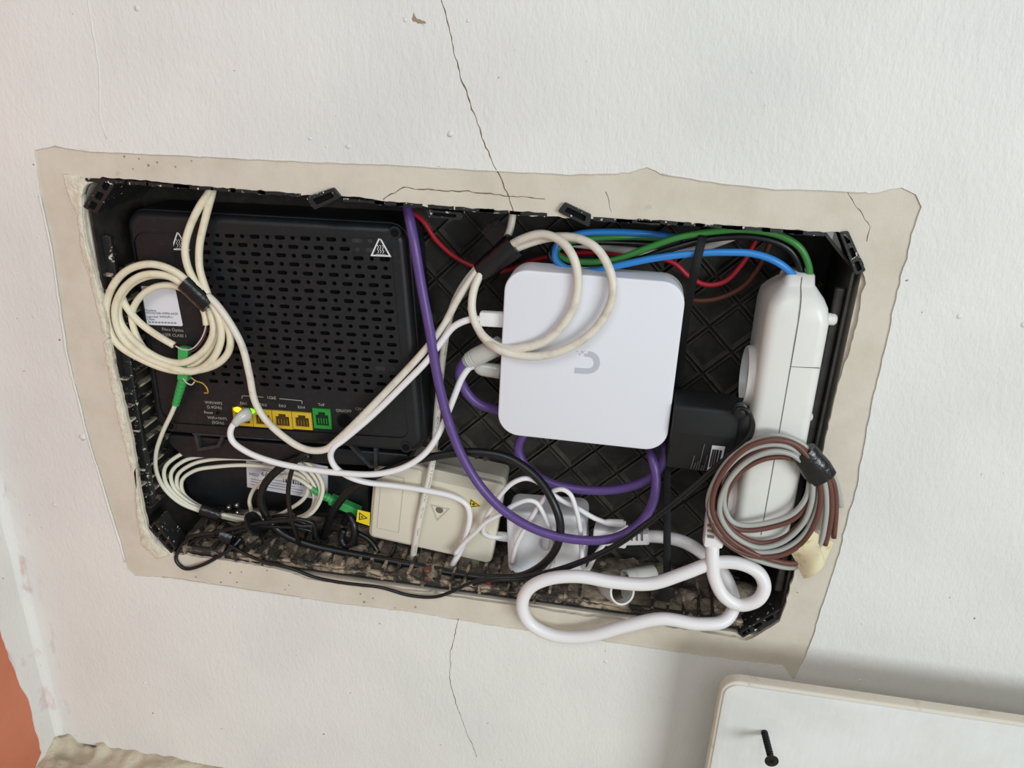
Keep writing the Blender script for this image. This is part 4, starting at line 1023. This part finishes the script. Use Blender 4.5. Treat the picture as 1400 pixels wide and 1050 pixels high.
cable('brown_strand', shift(R1, 2, 7, -.002), .0020, M['brown'], gb)
cable('grey_strand', R2, .0020, M['grey'], gb)
cable('brown_strand', shift(R2, 1, -6, .003), .0019, M['brown'], gb)
cable('grey_strand', R3, .0020, M['grey'], gb)
cable('brown_strand', shift(R3, 3, -6, -.003), .0020, M['brown'], gb)
cable('grey_strand', R4, .0020, M['grey'], gb)
cable('brown_strand', shift(R4, 2, 7, .002), .0019, M['brown'], gb)
cable('grey_strand', [(1118,640,-.016),(1127,660),(1130,690,-.014),(1128,715),(1122,742,-.012),(1112,756)], .0020, M['grey'], gb)
cable('brown_strand', [(1124,640,-.014),(1134,662),(1137,694,-.012),(1134,722),(1128,745,-.012)], .0020, M['brown'], gb)
cable('brown_strand', [(1128,638,-.012),(1140,662),(1143,695,-.010),(1140,735,-.010)], .0020, M['brown'], gb)
cable('grey_strand', [(1130,636,-.010),(1141,656),(1147,676),(1149,692,-.008)], .0022, M['grey'], gb)
pts = px([(1098,617,-.015),(1126,654,-.014)]); obj('tape', tube([pts[0].lerp(pts[1], k / 6) for k in range(7)], [(.006, .0095), (.0065, .0100), (.0062, .0098), (.0068, .0104), (.0066, .0108), (.0064, .0104), (.006, .0100)], 14), M['tape'], gb, smooth=True, label='black tape binding the wires')
# folded cream tape flag
fa = [at(*q) for q in ((1081,756,-.012),(1114,728,-.016),(1128,770,-.018),(1098,789,-.014))]
V = []; F = []; nU = 8
for i in range(nU + 1):
    for j in range(nU + 1):
        s, t = i / nU, j / nU; p = fa[0].lerp(fa[1], s).lerp(fa[3].lerp(fa[2], s), t) + Vector((0, -.004 * math.sin(math.pi * s) + .0022 * math.sin(5 * t + s), 0)); V.append(p)
for i in range(nU):
    for j in range(nU): a_ = i * (nU + 1) + j; F.append((a_, a_ + 1, a_ + nU + 2, a_ + nU + 1))
n_ = len(V); V += [v + Vector((0, .0006, 0)) for v in V]; F += [tuple(k + n_ for k in f[::-1]) for f in F]
obj('cream_tape', (V, F), M['creamtape'], gb, smooth='all', label='folded yellowed tape flag')
V2 = [at(*q) for q in ((1114,728,-.013),(1140,742,-.008),(1128,768,-.012),(1110,756,-.011))]
obj('cream_tape', (V2 + [v + Vector((0, .001, 0)) for v in V2], [(0, 1, 2, 3), (7, 6, 5, 4), (0, 4, 5, 1), (1, 5, 6, 2), (2, 6, 7, 3), (3, 7, 4, 0)]), M['creamtape'], gb, label='folded yellowed tape flag')

# ---------------------------------------------------------------- white mains cable of the injector
mc = thing('white_mains_cable', 'thick white mains cable looped along the lower right edge of the box', 'cable', tuple(at(780, 873, -.010)))
cable('lead', [(880,733,.034),(905,734,.032),(935,741,.028),(962,757,.024),(984,777,.018),(998,802,.012),(1003,830,.002),(990,849,-.006),(955,853,-.010),(905,846),(855,856,-.012),(800,870),(755,868,-.012),(724,851),(714,828,-.012),(722,806),(748,792,-.010),(790,788),(840,796,-.008),(890,798),(935,784,-.006),(975,770,-.004),(1010,770),(1037,783,-.006),(1045,802),(1036,820,-.010),(1012,827),(990,815,-.010),(977,790),(974,765,-.006),(974,738,-.002)], .0053, M['whitecable'], mc, n=7, sides=14)
pg_ = obj('plug', boxalong(at(979,700,.004), at(974,746,-.002), .0150, .014, .0025), M['whitecable'], mc, smooth=True)
for k in range(3): obj('grip_slot', boxalong(at(967,718 + 7.5 * k,-.009), at(976,719.5 + 7.5 * k,-.009), .0018, .0012, 0), M['seam'], pg_)
pb_ = obj('plug', boxalong(at(812,728,.036), at(858,735,.034), .0150, .014, .002), M['whitecable'], mc, smooth=True)
obj('plug_tail', boxalong(at(852,734,.034), at(888,733,.033), .0115, .011, .002), M['whitecable'], mc, smooth=True)
for k in range(3): obj('grip_slot', boxalong(at(864 + 7 * k,727,.0275), at(864 + 7 * k,739,.0275), .0014, .0012, 0), M['seam'], pb_)

# thin white leads over the injector
l1 = thing('injector_lead', 'thin white lead looping over the injector to a barrel plug', 'cable', tuple(at(664, 735, .03)))
cable('lead', [(688,734,.038),(672,734,.032),(661,728,.026),(663,711),(673,694,.020),(688,672),(703,659,.018),(719,654),(735,659,.020),(750,671),(768,684,.020),(790,695),(812,708,.018),(832,716,.018)], .0021, M['whitecable'], l1)
obj('barrel_plug', lathe_between(at(826,714,.018), at(858,716,.018), [(0, .0022), (.004, .0030), (.012, .0033), (.0155, .0033), (.0156, .0022), (.0175, .0022)], 14), M['whitecable'], l1, smooth=True)
cable('thin_white_cable', [(622,758,.022),(636,741,.022),(650,728,.020),(664,714,.018),(684,703,.016),(704,690),(722,684,.014),(733,687),(742,700,.014),(751,722),(757,750,.016),(756,768),(750,784,.022),(742,796,.030)], .0020, M['whitecable'], None, 'thin white cable curving from the beige box down the injector front')
cable('slim_white_cable', [(700,770,.024),(706,745,.020),(722,715),(738,690,.018),(752,674),(768,669,.014),(779,675),(787,694,.012),(793,722),(795,752,.014),(798,776),(803,779,.016),(812,763),(824,746),(842,730,.024),(858,720,.032)], .0020, M['whitecable'], None, 'thin white cable with a tall narrow loop at the right of the injector')

# ---------------------------------------------------------------- long cable tie
zt_ = thing('cable_tie', 'long black cable tie running down beside the gateway to the bottom', 'cable tie', tuple(at(912, 815, .0)))
pts = spline(px([(966,306,.020),(960,326,.008),(951,365,.002),(944,398,.006),(937,440,.016),(930,500,.034),(922,560,.040),(914,612,.036),(912,650,.026),(912,700,.020),(912,735,.012),(912,770,.006),(912,800,-.003)]), 6)
n1_ = sum(1 for _ in pts)
obj('strap', tube(pts, [(.0006, .0030)] * n1_, 8, flat=(0, -1, 0)), M['tie'], zt_)
p = at(912, 806, -.003); obj('head', box(p, (.0105, .009, .0120), None, .0015), M['tie'], zt_, smooth=True)
obj('tail', box(p + Vector((.001, -.004, -.006)), (.004, .0012, .006)), M['tie'], zt_)

# name clean-up is not needed: every object was named by its kind above
